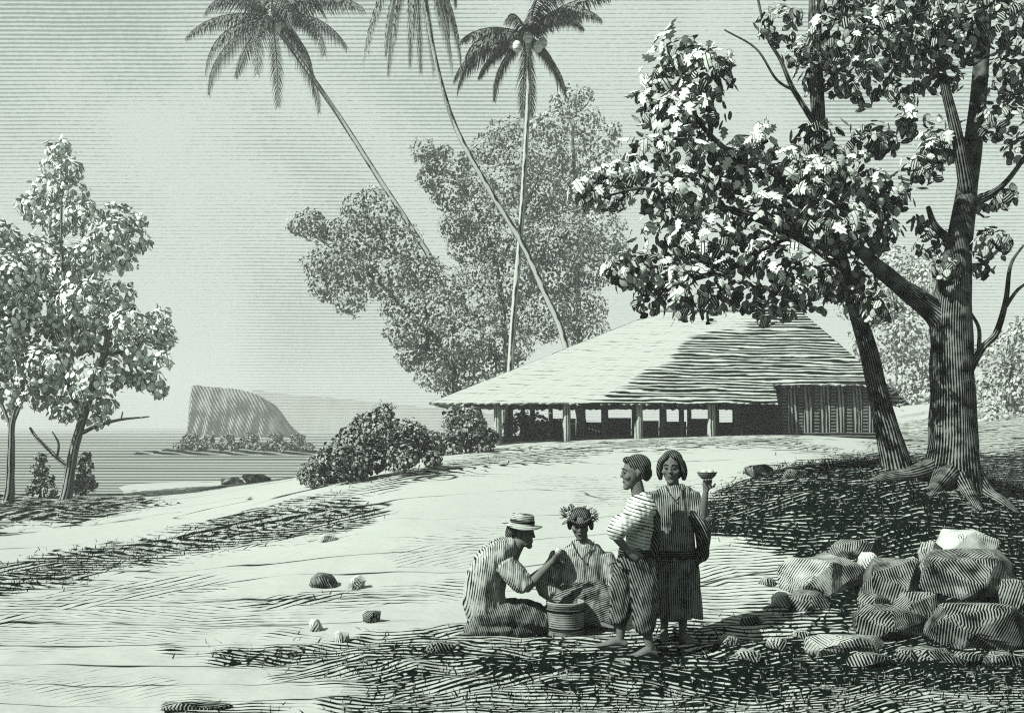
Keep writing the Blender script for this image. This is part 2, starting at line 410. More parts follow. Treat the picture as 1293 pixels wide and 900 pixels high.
def ground_mat():
    m, t, b = base_mat('earth')
    geo = t.node('ShaderNodeNewGeometry'); P = geo.outputs['Position']
    sp = t.node('ShaderNodeSeparateXYZ'); t.l.new(P, sp.inputs[0])
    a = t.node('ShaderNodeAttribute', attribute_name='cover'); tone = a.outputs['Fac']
    n_lo = t.noise(P, 0.5, 3.0); n_mid = t.noise(P, 1.6, 3.0); n_hi = t.noise(P, 7.0, 2.0)
    # strokes run across the slope and open out towards the viewer
    ph = t.m('ADD', t.m('DIVIDE', 700.0, sp.outputs[1]), t.m('ADD', t.m('MULTIPLY', t.noise(P, 0.16, 1.0), 9.0), t.m('ADD', t.m('MULTIPLY', n_lo, 2.2), t.m('MULTIPLY', n_mid, 0.8))))
    ph = t.m('SUBTRACT', ph, t.m('MULTIPLY', sp.outputs[2], 16.0))
    nn = t.m('ADD', t.m('MULTIPLY', t.m('SUBTRACT', n_hi, 0.5), 1.1), t.m('MULTIPLY', t.m('SUBTRACT', n_mid, 0.5), 0.6))
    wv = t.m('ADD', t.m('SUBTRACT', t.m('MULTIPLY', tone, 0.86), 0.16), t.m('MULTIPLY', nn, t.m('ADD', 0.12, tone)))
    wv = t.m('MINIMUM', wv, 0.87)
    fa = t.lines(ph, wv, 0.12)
    ang = t.m('DIVIDE', sp.outputs[0], sp.outputs[1])
    fb = t.lines(t.m('ADD', t.m('MULTIPLY', ph, 0.8), t.m('MULTIPLY', ang, 62.0)), wv, 0.12)
    fc = t.lines(t.m('SUBTRACT', t.m('MULTIPLY', ph, 0.9), t.m('MULTIPLY', ang, 38.0)), wv, 0.12)
    mk = t.noise(P, 0.5, 3.0)
    ka = t.smooth(mk, 0.53, 0.56); kc = t.m('SUBTRACT', 1.0, t.smooth(mk, 0.41, 0.44))
    f1 = t.m('ADD', t.m('MULTIPLY', fa, t.m('SUBTRACT', 1.0, t.m('ADD', ka, kc))), t.m('ADD', t.m('MULTIPLY', fb, ka), t.m('MULTIPLY', fc, kc)))
    # short cross strokes where the cover is dense
    ph2 = t.m('ADD', t.m('DIVIDE', t.m('ADD', t.m('MULTIPLY', sp.outputs[0], 60.0), 0.0), sp.outputs[1]), t.m('MULTIPLY', n_hi, 3.0))
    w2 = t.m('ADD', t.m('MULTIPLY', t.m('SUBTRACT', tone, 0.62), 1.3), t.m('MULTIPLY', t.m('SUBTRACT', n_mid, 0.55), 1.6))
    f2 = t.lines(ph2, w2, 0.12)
    # long thin ruts on the bare sand
    ph3 = t.m('ADD', t.m('DIVIDE', 92.0, sp.outputs[1]), t.m('MULTIPLY', t.noise(P, 0.22, 2.0), 2.5))
    w3 = t.m('SUBTRACT', t.m('MULTIPLY', t.noise(P, 0.8, 2.0), 0.3), 0.125)
    f3 = t.lines(ph3, w3, 0.05)
    f = t.m('MULTIPLY', t.m('MULTIPLY', f1, f2), f3)
    t.l.new(t.mix(f, inkc(0.006), paper(0.36)), b.inputs['Base Color'])
    bp = t.node('ShaderNodeBump'); bp.inputs['Strength'].default_value = 0.35; bp.inputs['Distance'].default_value = 0.03
    t.l.new(n_hi, bp.inputs['Height']); t.l.new(bp.outputs[0], b.inputs['Normal'])
    return m
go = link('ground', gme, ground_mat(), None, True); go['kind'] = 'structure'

# ------------------------------------------------------------------ sea
SEA = -1.0
sg = Geo(); sx = [-3000, 3000]
ysr = [25, 60, 120, 300, 900, 4500]
sme = mesh('sea', [(x, y, SEA) for y in ysr for x in sx], [(2 * i, 2 * i + 1, 2 * i + 3, 2 * i + 2) for i in range(len(ysr) - 1)])
def sea_mat():
    m, t, b = base_mat('sea_water')
    b.inputs['Roughness'].default_value = 0.5
    geo = t.node('ShaderNodeNewGeometry'); P = geo.outputs['Position']
    sp = t.node('ShaderNodeSeparateXYZ'); t.l.new(P, sp.inputs[0])
    mp = t.node('ShaderNodeMapping'); mp.inputs['Scale'].default_value = (0.03, 0.12, 1); t.l.new(P, mp.inputs[0])
    n = t.noise(mp.outputs[0], 1.0, 3.0)
    ph = t.m('ADD', t.m('DIVIDE', 2.9 * F / 3.6, sp.outputs[1]), t.m('MULTIPLY', n, 0.6))
    f = t.lines(ph, t.m('ADD', 0.48, t.m('MULTIPLY', t.m('SUBTRACT', n, 0.5), 0.7)), 0.2)
    t.l.new(t.mix(f, (0.035, 0.043, 0.038, 1), paper(0.28)), b.inputs['Base Color'])
    return m
so = link('sea', sme, sea_mat()); so['kind'] = 'structure'

# ------------------------------------------------------------------ far coast
def ridge(name, prof, d, depth, mat, base, rg_=1.0):
    """solid hill: prof = (px, top py) at distance d, with a sloping back"""
    xs = np.array([p[0] for p in prof], float); ys = np.array([p[1] for p in prof], float)
    q = np.linspace(xs[0], xs[-1], 90); top = np.interp(q, xs, ys)
    V = []; Fc = []
    for i, (a, b_) in enumerate(zip(q, top)):
        T = at(a, b_, d); hh = T.z - base; j = mnoise.noise(Vector((a * .09, 3.1, 0)))
        T.z += j * hh * .03; j *= rg_
        fy = d - hh * (0.3 + rg_ * .14 * mnoise.noise(Vector((a * .13, 0, 0))))
        V += [(T.x, fy, base), (T.x + hh * .05, (fy + d) / 2 + j * hh * .12, base + hh * .5), (T.x, d, T.z), (T.x, d + depth * .5, T.z * .8), (T.x, d + depth, base)]
    for i in range(len(q) - 1):
        for k in range(4): Fc.append((5 * i + k, 5 * i + 5 + k, 5 * i + 6 + k, 5 * i + 1 + k))
    o = link(name, mesh(name, V, Fc), mat, None, False); o['kind'] = 'structure'
    return o
ridge('headland', [(236, 548), (238, 515), (242, 486), (262, 488), (300, 491), (312, 494), (328, 500), (338, 515), (346, 532), (354, 548)], 300, 40, 'cliff', SEA)
ridge('distant_hills', [(300, 541), (318, 491), (345, 496), (430, 503), (520, 512), (620, 522), (760, 532)], 640, 150, 'far_land', SEA, .1)

# ------------------------------------------------------------------ leaves
def rim_template(pts):
    """fan leaf: centre vertex raised, rim on the outline; uv.x = 0 centre .. 1 rim"""
    V = [(0, 0.5, 0.1)] + [(x, y, -0.12 * (x * x) * 2) for x, y in pts]
    n = len(pts); Fc = [(0, 1 + i, 1 + (i + 1) % n) for i in range(n)]
    U = [(0, 0.12)] + [(1, 1.4 * x + 0.25 * y) for x, y in pts]
    return np.array(V, float), np.array(Fc), np.array(U, float)
OVATE = rim_template([(0, 0), (.26, .2), (.34, .52), (.2, .82), (0, 1), (-.2, .82), (-.34, .52), (-.26, .2)])
ROUND = rim_template([(0, 0), (.36, .18), (.46, .55), (.22, .9), (-.22, .9), (-.46, .55), (-.36, .18)])
SLIM = rim_template([(0, 0), (.15, .3), (.14, .65), (0, 1), (-.14, .65), (-.15, .3)])
LOBED = rim_template([(0, 0), (.2, .1), (.42, .2), (.24, .34), (.46, .52), (.22, .6), (.3, .82), (.1, .86), (0, 1.12),
                      (-.1, .86), (-.3, .82), (-.22, .6), (-.46, .52), (-.24, .34), (-.42, .2), (-.2, .1)])
def unit(A): return A / (np.linalg.norm(A, axis=-1, keepdims=True) + 1e-9)
def leaf_frames(nrm, tip):
    Yv = unit(tip); Zv = unit(nrm - Yv * (nrm * Yv).sum(-1, keepdims=True)); Xv = np.cross(Yv, Zv)
    return Xv, Yv, Zv
def leaves_mesh(name, C, nrm, tip, size, tpl):
    TV, TF, TU = tpl; n = len(C); k = len(TV)
    Xv, Yv, Zv = leaf_frames(nrm, tip)
    V = C[:, None, :] + size[:, None, None] * (TV[None, :, 0:1] * Xv[:, None, :] + (TV[None, :, 1:2] - .5) * Yv[:, None, :] + TV[None, :, 2:3] * Zv[:, None, :])
    Fc = (TF[None] + (np.arange(n) * k)[:, None, None]).reshape(-1, 3)
    me = bpy.data.meshes.new(name)
    V = V.reshape(-1, 3)
    me.vertices.add(len(V)); me.vertices.foreach_set('co', V.ravel())
    me.loops.add(len(Fc) * 3); me.loops.foreach_set('vertex_index', Fc.ravel().astype(np.int32))
    me.polygons.add(len(Fc)); me.polygons.foreach_set('loop_start', np.arange(0, len(Fc) * 3, 3, dtype=np.int32))
    me.polygons.foreach_set('loop_total', np.full(len(Fc), 3, dtype=np.int32))
    lay = me.uv_layers.new(name='UVMap'); U = np.tile(TU, (n, 1))
    lay.data.foreach_set('uv', U[Fc.ravel()].astype(np.float32).ravel())
    me.update(calc_edges=True)
    return me
def scatter(clumps, per, leaf, up=0.55, droop=0.5, shell=0.35, squash=0.85):
    """clumps: (centre Vector, radius m). Returns arrays of leaf placements"""
    Cs, Ns, Ts, Ss = [], [], [], []
    for c, r in clumps:
        n = max(8, int(per * (r / leaf) ** 2))
        d = unit(rng.normal(size=(n, 3)))
        rad = r * (1 - shell * rng.random(n) ** 1.6)
        lump = 1 + 0.12 * np.sin(d[:, 0] * 5 + c.x * 7) * np.cos(d[:, 2] * 4 + c.z * 5) + 0.1 * np.sin(d[:, 1] * 9 + c.x)
        p = d * (rad * lump)[:, None] * np.array([1, 1, squash])
        Cs.append(p + np.array(c))
        tang = np.array([0, 0, -1.0]) + d * d[:, 2:3]
        Ns.append(unit(d + np.array([0, 0, up * .6]) + rng.normal(size=(n, 3)) * 0.2))
        Ts.append(unit(tang + d * 0.25 + rng.normal(size=(n, 3)) * droop))
        Ss.append(leaf * rng.uniform(0.7, 1.3, n))
    return np.vstack(Cs), np.vstack(Ns), np.vstack(Ts), np.concatenate(Ss)
def clumps_px(L, d, jd=0.8, org=None):
    out = []
    for i, a in enumerate(L):
        px, py, r = a[:3]; dd = d + (a[3] if len(a) > 3 else jd * math.sin(i * 2.399))
        v = at(px, py, dd)
        if org is not None: v = v - org
        out.append((v, r / F * dd))
    return out
def branch(px_pts, d, org):
    """(px, py, r_px[, dd]) list -> points, radii"""
    P = []; Rr = []
    for a in px_pts:
        dd = d + (a[3] if len(a) > 3 else 0)
        P.append(at(a[0], a[1], dd) - org); Rr.append(a[2] / F * dd)
    return P, Rr

# ------------------------------------------------------------------ big right-hand tree
def wood(parent, name, list_of, d, org, mat, seg=12, rough=.12):
    for i, pts in enumerate(list_of):
        P, Rr = branch(pts, d, org)
        Geo().tube(P, Rr, seg, n=max(8, 5 * len(P)), rough=rough).obj(name[0] if i == 0 else name[1], mat, parent)

D1 = 14.8
org = hit(1200, 606); D1 = org.y
big = thing('large_tree', 'thick forked tree on the mound at the right edge, trunk dark and furrowed', 'tree', org)
tr = [(1196, 640, 52), (1200, 606, 40), (1203, 560, 30), (1203, 500, 27), (1201, 440, 26), (1201, 395, 25), (1206, 345, 19), (1212, 300, 16), (1222, 235, 12.5, .1), (1236, 120, 10, .2), (1243, 0, 9, .2), (1250, -130, 6, .2)]
wood(big, ('trunk', 'limb'), [tr,
    [(1206, 440, 18), (1190, 405, 17), (1170, 386, 14.5), (1140, 364, 11.5, -.2), (1105, 335, 9, -.4), (1075, 308, 6.5, -.6), (1010, 280, 4, -.8)],
    [(1221, 240, 9), (1210, 180, 7.5, -.2), (1198, 130, 6, -.3), (1180, 60, 4, -.4), (1150, 10, 3, -.4)],
    [(1212, 305, 8), (1196, 300, 6, -.1), (1180, 284, 4.5, -.2), (1172, 262, 3, -.2)],
    [(1220, 262, 5), (1248, 248, 4.5, .1), (1272, 228, 3.5, .1), (1300, 190, 2.5, .1)],
    [(1222, 470, 6), (1240, 440, 4.5), (1258, 420, 4), (1270, 380, 3.2), (1276, 335, 2.2), (1292, 310, 1.4)],
    [(1236, 442, 3), (1236, 415, 2.4), (1226, 395, 1.6)], [(1268, 390, 2.4), (1286, 365, 2), (1310, 350, 1.4)]], D1, org, 'bark')
# roots gripping the mound
rg = Geo()
for pts in ([(1178, 590, 14), (1150, 597, 12, -.4), (1120, 600, 8, -.6), (1090, 606, 4, -.7)],
            [(1222, 590, 14), (1245, 612, 11, -.3), (1268, 640, 8, -.6), (1290, 672, 5, -.9)],
            [(1195, 600, 16, -.3), (1185, 625, 11, -.8), (1170, 650, 7, -1.2)], [(1210, 600, 14, -.2), (1225, 632, 9, -.9), (1240, 660, 5, -1.5)]):
    P, Rr = branch(pts, D1, org)
    P2 = []
    for q_, (v, r_) in enumerate(zip(P[1:], Rr[1:])):
        wv = v + org; P2.append(Vector((wv.x, wv.y, ground(wv.x, wv.y) + r_ * (.2 if q_ < len(P) - 2 else -1.6))) - org)
    rg = Geo().tube([P[0]] + P2, Rr, 9, n=12, rough=.15)
    rg.obj('root', 'bark', big)
BIG = [(985, 30, 34), (1010, 66, 26), (1058, 52, 48), (1110, 58, 50), (1160, 62, 46), (1208, 52, 50), (1040, 98, 34), (1090, 108, 36), (1140, 112, 30), (1190, 100, 30),
       (1262, 30, 48), (1280, 92, 44), (1266, 150, 38), (1290, 190, 24), (1130, 8, 46), (1205, -5, 50), (1060, -5, 40), (1290, -20, 50), (1100, -60, 60), (1220, -70, 70),
       (1150, 158, 24), (1188, 186, 34), (1112, 182, 26), (1165, 212, 30), (1178, 308, 26), (1196, 338, 24), (1252, 308, 28), (1246, 258, 22), (1272, 250, 20), (1240, 340, 16), (1160, 282, 14)]
cb = [(c, r_ * .88) for c, r_ in clumps_px(BIG, D1, 1.1, org)]
C, N_, T_, S_ = scatter(cb, 16, 0.15, up=.6, droop=.5)
o = link('crown', leaves_mesh('crown', C, N_, T_, S_, OVATE), 'leaf_mid', big); o['kind'] = 'stuff'
C, N_, T_, S_ = scatter([(c + Vector((-.03, -.1, .05)), r_) for c, r_ in cb[2:9] + cb[20:24]], 7, 0.18, up=.6, droop=.55, shell=.08)
k_ = np.where((N_[:, 1] < 0.2) & (N_[:, 2] > 0.2) & (N_[:, 0] < .5))[0]  # sunward side only: bright leaves paint the lit tops
o = link('lit_broad_leaves', leaves_mesh('lit_broad_leaves', C[k_] + N_[k_] * .03, N_[k_], T_[k_], S_[k_], LOBED), 'leaf_lit', big); o['kind'] = 'stuff'

# ------------------------------------------------------------------ leaning broad-leaved tree
D2 = 15.3; org = at(1128, 590, D2); org.z = ground(org.x, org.y)
lean = thing('leaning_tree', 'slender leaning tree with big sunlit lobed leaves, left of the thick trunk', 'tree', org)
wood(lean, ('trunk', 'limb'), [
    [(1140, 615, 26), (1130, 580, 19), (1112, 510, 13), (1098, 450, 11.5), (1084, 400, 10.5), (1066, 345, 9.5), (1046, 260, 9, .3), (1034, 160, 9, .5), (1029, 60, 9, .6), (1029, -40, 7, .6)],
    [(1062, 335, 7), (1010, 300, 6, -.4), (940, 270, 5, -.9), (870, 256, 3.4, -1.2), (815, 238, 2.2, -1.3), (765, 248, 1.2, -1.4)],
    [(1050, 290, 6), (990, 240, 5, -.2), (930, 200, 4, -.5), (880, 150, 3, -.7), (855, 80, 2, -.8)],
    [(1000, 300, 5, -.4), (930, 335, 4, -.8), (850, 360, 2.5, -1.1)],
    [(1034, 165, 4.5, .5), (1012, 130, 3.6, .5), (1000, 110, 3, .4), (985, 75, 2.4, .3), (968, 45, 1.8, .2), (955, -10, 1.5, .1)],
    [(1003, 115, 1.8, .4), (980, 100, 1.6, .3), (955, 62, 1.3, .2), (915, 38, 1, .1)]], D2, org, 'bark', 10)
LEAN = [(860, 72, 30), (848, 108, 36), (895, 98, 34), (828, 138, 26), (880, 146, 36), (852, 160, 30),
        (818, 195, 28), (858, 200, 32), (900, 208, 32), (940, 200, 24), (965, 186, 18), (765, 245, 30), (738, 250, 16), (795, 225, 22), (830, 246, 32), (870, 250, 40), (920, 245, 36), (960, 235, 32), (1000, 222, 34),
        (850, 300, 38), (892, 310, 40), (800, 342, 32), (842, 362, 36), (888, 362, 36), (930, 328, 34), (782, 345, 22),
        (960, 280, 38), (1002, 268, 38), (1042, 232, 38), (1084, 240, 36), (1122, 250, 28), (1050, 288, 42), (1100, 292, 36),
        (980, 340, 38), (1022, 360, 40), (1070, 352, 40), (1110, 388, 26), (990, 388, 24), (1088, 384, 26), (1050, 188, 36), (1098, 180, 28), (1025, 175, 26), (900, 386, 24), (940, 376, 24), (862, 392, 20), (822, 382, 22), (965, 394, 20)]
cl = clumps_px(LEAN, D2 - .6, 0.7, org)
C, N_, T_, S_ = scatter(cl, 15, 0.16, up=.6, droop=.45)
o = link('crown', leaves_mesh('crown', C, N_, T_, S_, OVATE), 'leaf_mid', lean); o['kind'] = 'stuff'
# the large leaves, painted sunlit pale, that stand clear on the near side, one by one
front = [(c + Vector((-.04, -.12, .05)), r_) for c, r_ in cl[:35]]
C, N_, T_, S_ = scatter(front, 8.5, 0.19, up=.6, droop=.55, shell=0.08)
k_ = np.where((N_[:, 1] < 0.25) & (N_[:, 2] > -0.05) & (N_[:, 0] < .6) & (rng.random(len(N_)) < .8))[0]  # sun-facing leaves only, painting the lit part of the crown
o = link('lit_broad_leaves', leaves_mesh('lit_broad_leaves', C[k_] + N_[k_] * .03, N_[k_], T_[k_], S_[k_], LOBED), 'leaf_lit', lean); o['kind'] = 'stuff'
C, N_, T_, S_ = scatter(front, 2.6, 0.24, up=.6, droop=.6, shell=0.1)
keep = np.where((N_[:, 1] < 0.1) & (N_[:, 0] < 0.55) & (N_[:, 2] > -0.3))[0]; rng.shuffle(keep); keep = keep[:290]
LM = []
for k in range(4):
    TV, TF, TU = LOBED
    TV = TV.copy(); TV[1:, 0] *= (.9, .75, .6, 1.0)[k]; TV[1:, 2] += (-.05, .04, -.12, .02)[k] * (TV[1:, 1] - .5) ** 2 * 4
    LM.append(mesh('leaf', TV - np.array([0, .5, -.06]), TF.tolist(), TU)); LM[-1].materials.append(M['leaf_lit'])
Xv, Yv, Zv = leaf_frames(N_, T_)
for i in keep:
    o = bpy.data.objects.new('leaf', LM[i % 4]); COL.objects.link(o); o.parent = lean
    mw = Matrix((Xv[i] * S_[i], Yv[i] * S_[i], Zv[i] * S_[i])).transposed().to_4x4()
    mw.translation = Vector(C[i]) + Vector(N_[i]) * .04
    o.matrix_local = mw

# ------------------------------------------------------------------ trees on the left shore
def tree(name, label, base, woods, clumps, leaf, per, bark, lmat, tpl=ROUND, jd=1.5, group=None, up=.6, seg=9):
    org = hit(*base) if len(base) == 2 else at(*base)
    if len(base) == 3: org.z = ground(org.x, org.y)
    t = thing(name, label, 'tree', org, group)
    wood(t, ('trunk', 'limb'), woods, org.y, org, bark, seg)
    C, N_, T_, S_ = scatter(clumps_px(clumps, org.y, jd, org), per, leaf, up=up, shell=.3)
    o = link('crown', leaves_mesh('crown', C, N_, T_, S_, tpl), lmat, t); o['kind'] = 'stuff'
    return t
tree('shore_tree', 'white-topped leafy tree with forked trunk standing on the left shore', (85, 630),
     [[(78, 645, 10), (84, 625, 7.5), (92, 575, 6), (104, 530, 5.5), (120, 480, 5), (132, 445, 4), (140, 400, 3)],
      [(104, 525, 4), (84, 480, 3.4, .3), (70, 440, 2.6, .5), (60, 380, 2, .5)], [(88, 592, 3), (66, 572, 2.6), (46, 552, 2.2), (38, 540, 1.5)], [(72, 578, 1.6), (74, 560, 1.4), (66, 545, 1)],
      [(100, 548, 2.8), (122, 538, 2.4), (150, 530, 1.8), (188, 526, 1)], [(153, 529, 1), (155, 520, .8)], [(132, 450, 3), (165, 440, 2.4), (190, 425, 1.6)], [(92, 430, 2), (78, 330, 2), (78, 230, 1.4)]],
     [(76, 190, 17), (70, 212, 20), (90, 215, 18), (60, 240, 22), (88, 244, 26), (45, 262, 22), (78, 275, 32), (105, 270, 22),
      (150, 275, 22), (172, 282, 14), (140, 300, 28), (170, 305, 20), (150, 325, 24), (120, 320, 28),
      (50, 330, 40), (20, 350, 40), (90, 345, 40), (60, 390, 44), (110, 385, 40), (145, 375, 28), (20, 400, 36), (85, 425, 38), (130, 420, 36), (165, 410, 28), (195, 420, 24), (205, 400, 16), (180, 445, 28), (210, 430, 14),
      (60, 460, 34), (150, 465, 34), (185, 478, 22), (110, 480, 28), (60, 500, 26), (85, 515, 22), (130, 510, 18), (40, 480, 30), (205, 455, 14), (200, 492, 14), (125, 530, 14)],
     0.28, 17, 'bark_left', 'leaf_left', OVATE)
tree('shore_tree', 'thin-trunked tree cut by the left edge of the picture', (10, 632),
     [[(8, 645, 9), (12, 620, 6), (14, 570, 4.6), (16, 530, 3.6), (28, 490, 2.6)], [(15, 545, 2.6), (2, 510, 2), (-12, 480, 1.5)], [(17, 532, 2.4), (26, 510, 2), (30, 495, 1.6)]],
     [(-10, 340, 40), (-30, 400, 50), (-5, 430, 34), (0, 470, 28), (20, 450, 30), (10, 500, 18), (-20, 480, 30), (-40, 350, 50), (5, 300, 22), (-25, 290, 34), (30, 505, 12), (8, 525, 10)],
     0.28, 17, 'bark_left', 'leaf_left', OVATE)

# ------------------------------------------------------------------ big soft trees behind the long house
def back_tree(label, px, d, woods, clumps, lmat, leaf=.21, per=12):
    return tree('background_tree', label, (px, 500, d), woods, clumps, leaf, per, 'bark_far', lmat, OVATE, 2.5, 'soft trees behind the long house', .4, 7)
back_tree('spreading tree with a low crown reaching left behind the longhouse roof', 578, 58,
     [[(578, 550, 5.0), (566, 450, 3.9), (520, 400, 3.0), (470, 350, 2.2), (400, 300, 1.4)], [(540, 440, 2.8), (530, 360, 2.2), (460, 270, 1.3)]],
     [(378, 285, 18), (400, 290, 20), (395, 275, 16), (425, 295, 22), (452, 262, 22), (470, 250, 18), (445, 285, 22), (485, 272, 22), (460, 305, 30), (500, 305, 32), (420, 330, 30), (450, 345, 36), (410, 360, 24), (490, 350, 36), (530, 345, 30), (440, 378, 26), (400, 335, 20), (520, 390, 36), (510, 420, 26), (540, 425, 34), (560, 395, 34), (550, 455, 26), (575, 465, 30), (590, 430, 34), (605, 455, 34), (560, 360, 34), (600, 390, 34), (640, 440, 34), (545, 474, 24), (572, 488, 22), (522, 452, 22), (600, 480, 24)], 'leaf_far')
back_tree('tall dark-leaved tree at the middle, behind the crossing palm trunks', 640, 68,
     [[(640, 530, 5.5), (638, 430, 4.4), (625, 330, 3.3), (600, 260, 2.2), (545, 195, 1.3)], [(630, 340, 2.8), (660, 270, 2.2), (690, 200, 1.4)]],
     [(535, 190, 18), (550, 205, 18), (562, 192, 12), (545, 225, 20), (575, 215, 20), (570, 245, 28), (600, 235, 26), (590, 200, 14), (620, 190, 26), (640, 170, 26), (610, 270, 34), (580, 285, 26), (640, 240, 34), (660, 200, 30), (600, 310, 34), (640, 300, 40), (680, 250, 40), (690, 300, 40), (650, 350, 40), (700, 350, 40), (690, 400, 40), (650, 400, 36), (730, 390, 36), (720, 310, 36), (745, 340, 32), (610, 350, 30), (740, 420, 30)], 'leaf_far')
back_tree('hazy feathery tree whose crown rises right of the upright palm', 735, 76,
     [[(735, 530, 5.0), (732, 430, 3.9), (728, 330, 3.3), (726, 240, 2.5), (722, 160, 1.7)], [(728, 300, 2.2), (755, 230, 1.7), (770, 180, 1.1)]],
     [(715, 130, 22), (735, 122, 16), (700, 160, 28), (740, 155, 24), (765, 175, 20), (775, 165, 12), (720, 195, 34), (760, 210, 28), (690, 200, 30), (740, 245, 36), (775, 250, 20), (700, 245, 36), (760, 290, 32), (720, 290, 36), (680, 160, 20), (780, 215, 16), (770, 320, 28)], 'leaf_hazy', .28, 11)
back_tree('hazy tree seen in the gap between the hut and the thick trunk', 1135, 80,
     [[(1135, 525, 5.0), (1135, 460, 3.9), (1130, 400, 2.8), (1120, 350, 1.7)]],
     [(1100, 380, 40), (1140, 370, 40), (1160, 420, 44), (1120, 430, 44), (1150, 470, 40), (1170, 500, 36), (1130, 340, 34), (1180, 350, 36)], 'leaf_hazy', .32, 11)
back_tree('hazy tree low at the right edge, behind the mound', 1275, 62,
     [[(1275, 560, 5.0), (1276, 500, 3.9), (1280, 450, 2.8), (1285, 400, 1.7)]],
     [(1250, 450, 24), (1280, 440, 34), (1310, 430, 40), (1265, 490, 36), (1300, 490, 40), (1250, 530, 30), (1285, 545, 40), (1320, 540, 40), (1255, 575, 28), (1290, 590, 36), (1275, 620, 30), (1315, 610, 40)], 'leaf_hazy', .28, 11)

# ------------------------------------------------------------------ coconut palms
def palm(label, base, pts, crown, d, n_fr, L, droopy, seed, dry=0, nuts=5):
    rr = random.Random(seed)
    bx = at(base[0], base[1], d); bx.z = ground(bx.x, bx.y)
    t = thing('coconut_palm', label, 'palm', bx, 'coconut palms rising behind the long house')
    top = at(crown[0], crown[1], d)
    P, Rr = branch(pts, d, bx); Rr = [q * .72 for q in Rr]
    foot = Vector((P[0].x + (P[0].x - P[1].x) / max(.1, P[1].z - P[0].z) * P[0].z * .55, 0, 0.0)) if P[0].z > .5 else P[0]
    Geo().tube([Vector((foot.x, 0, -.3)), *P] if P[0].z > .5 else P, ([Rr[0] * 1.5] + Rr) if P[0].z > .5 else Rr, 10, n=30, rough=.06).obj('trunk', 'bark_palm', t)
    c = top - bx
    Geo().tube([c - Vector((0, 0, .9)), c, c + Vector((0, 0, .7))], [.2, .3, .12], 8, n=6).obj('crownshaft', 'bark_palm', t)
    for i in range(n_fr + dry):
        az = 2 * math.pi * (i * 0.381966 + rr.uniform(-.04, .04)); isdry = i >= n_fr
        e0 = (-.55 + 1.6 * ((i * 7) % n_fr) / n_fr + rr.uniform(-.1, .1)) if not isdry else -1.0
        if droopy and not isdry: e0 = rr.uniform(-.7, .7)
        Lf = L * rr.uniform(.8, 1.12) * (1.6 if isdry else 1)
        hd = Vector((math.cos(az), math.sin(az), 0)); p = c.copy(); el = e0; ns = 26
        pts_ = [p.copy()]; tan = []; bend = rr.uniform(1.0, 1.7)
        for k in range(ns):
            dv = hd * math.cos(el) + Vector((0, 0, math.sin(el))); tan.append(dv)
            p = p + dv * (Lf / ns); pts_.append(p.copy()); el -= (bend if not isdry else .5) / ns * (0.5 + 1.2 * k / ns)
            el = max(el, -1.5)
        g = Geo().tube(pts_, [.05 * (1 - .85 * k / ns) + .006 for k in range(ns + 1)], 5)
        for k in range(2, ns):
            f = k / ns; side = tan[k].cross(Vector((0, 0, 1)));
            if side.length < .05: side = Vector((-hd.y, hd.x, 0))
            side.normalize()
            for sgn in (-1, 1):
                for sub in (0, .5):
                    l = Lf * .19 * (math.sin(math.pi * min(1, .16 + .8 * f)) ** .7) * rr.uniform(.8, 1.1)
                    q = pts_[k] + tan[k] * (Lf / ns * sub)
                    dn = (side * sgn * (.75 if not isdry else .3) + tan[k] * .55 + Vector((0, 0, -.75 - .6 * rr.random()))).normalized()
                    w_ = tan[k] * .052
                    mid = q + dn * l * .5 + Vector((0, 0, .06 * l)); tip = q + dn * l + Vector((0, 0, -.18 * l))
                    g.add([q - w_ * .5, q + w_ * .5, mid + w_, mid - w_, tip], [(0, 1, 2, 3), (3, 2, 4)], [(1, 0), (0, 0), (0, .5), (1, .5), (.5, 1)])
        g.obj('frond' if not isdry else 'dry_frond', 'frond' if not isdry else 'frond_dry', t, False)
    for i in range(nuts):
        az = -math.pi / 2 + (i - nuts / 2 + .5) * .75
        v = c + Vector((math.cos(az) * .8, math.sin(az) * .8, -.45 - .4 * (i % 2)))
        Geo().ball(v, (.25, .25, .31), 10, 7).obj('coconut', 'nut', t)
    return t
palm('coconut palm leaning left, its crown at the upper left with white nuts', (590, 430),
     [(555, 355, 5.6), (520, 290, 5.2), (478, 225, 4.8), (430, 150, 4.4), (385, 85, 4), (345, 30, 4)], (343, 22), 63, 20, 6.8, False, 3)
palm('curving coconut palm whose crown is above the frame, dry fronds hanging down', (715, 440),
     [(712, 428, 5.6), (690, 375, 5.4), (658, 305, 5), (615, 235, 4.6), (575, 160, 4.2), (552, 85, 3.8), (538, 10, 3.6), (530, -30, 3.6), (524, -80, 3.6)], (523, -84), 51, 14, 4.2, True, 5, dry=16)
palm('upright coconut palm in the middle, its crown cut by the top edge', (644, 470),
     [(645, 455, 5.6), (650, 380, 5.2), (656, 310, 4.8), (662, 220, 4.4), (667, 120, 4), (667, 50, 4)], (666, 44), 52, 19, 4.8, False, 9)

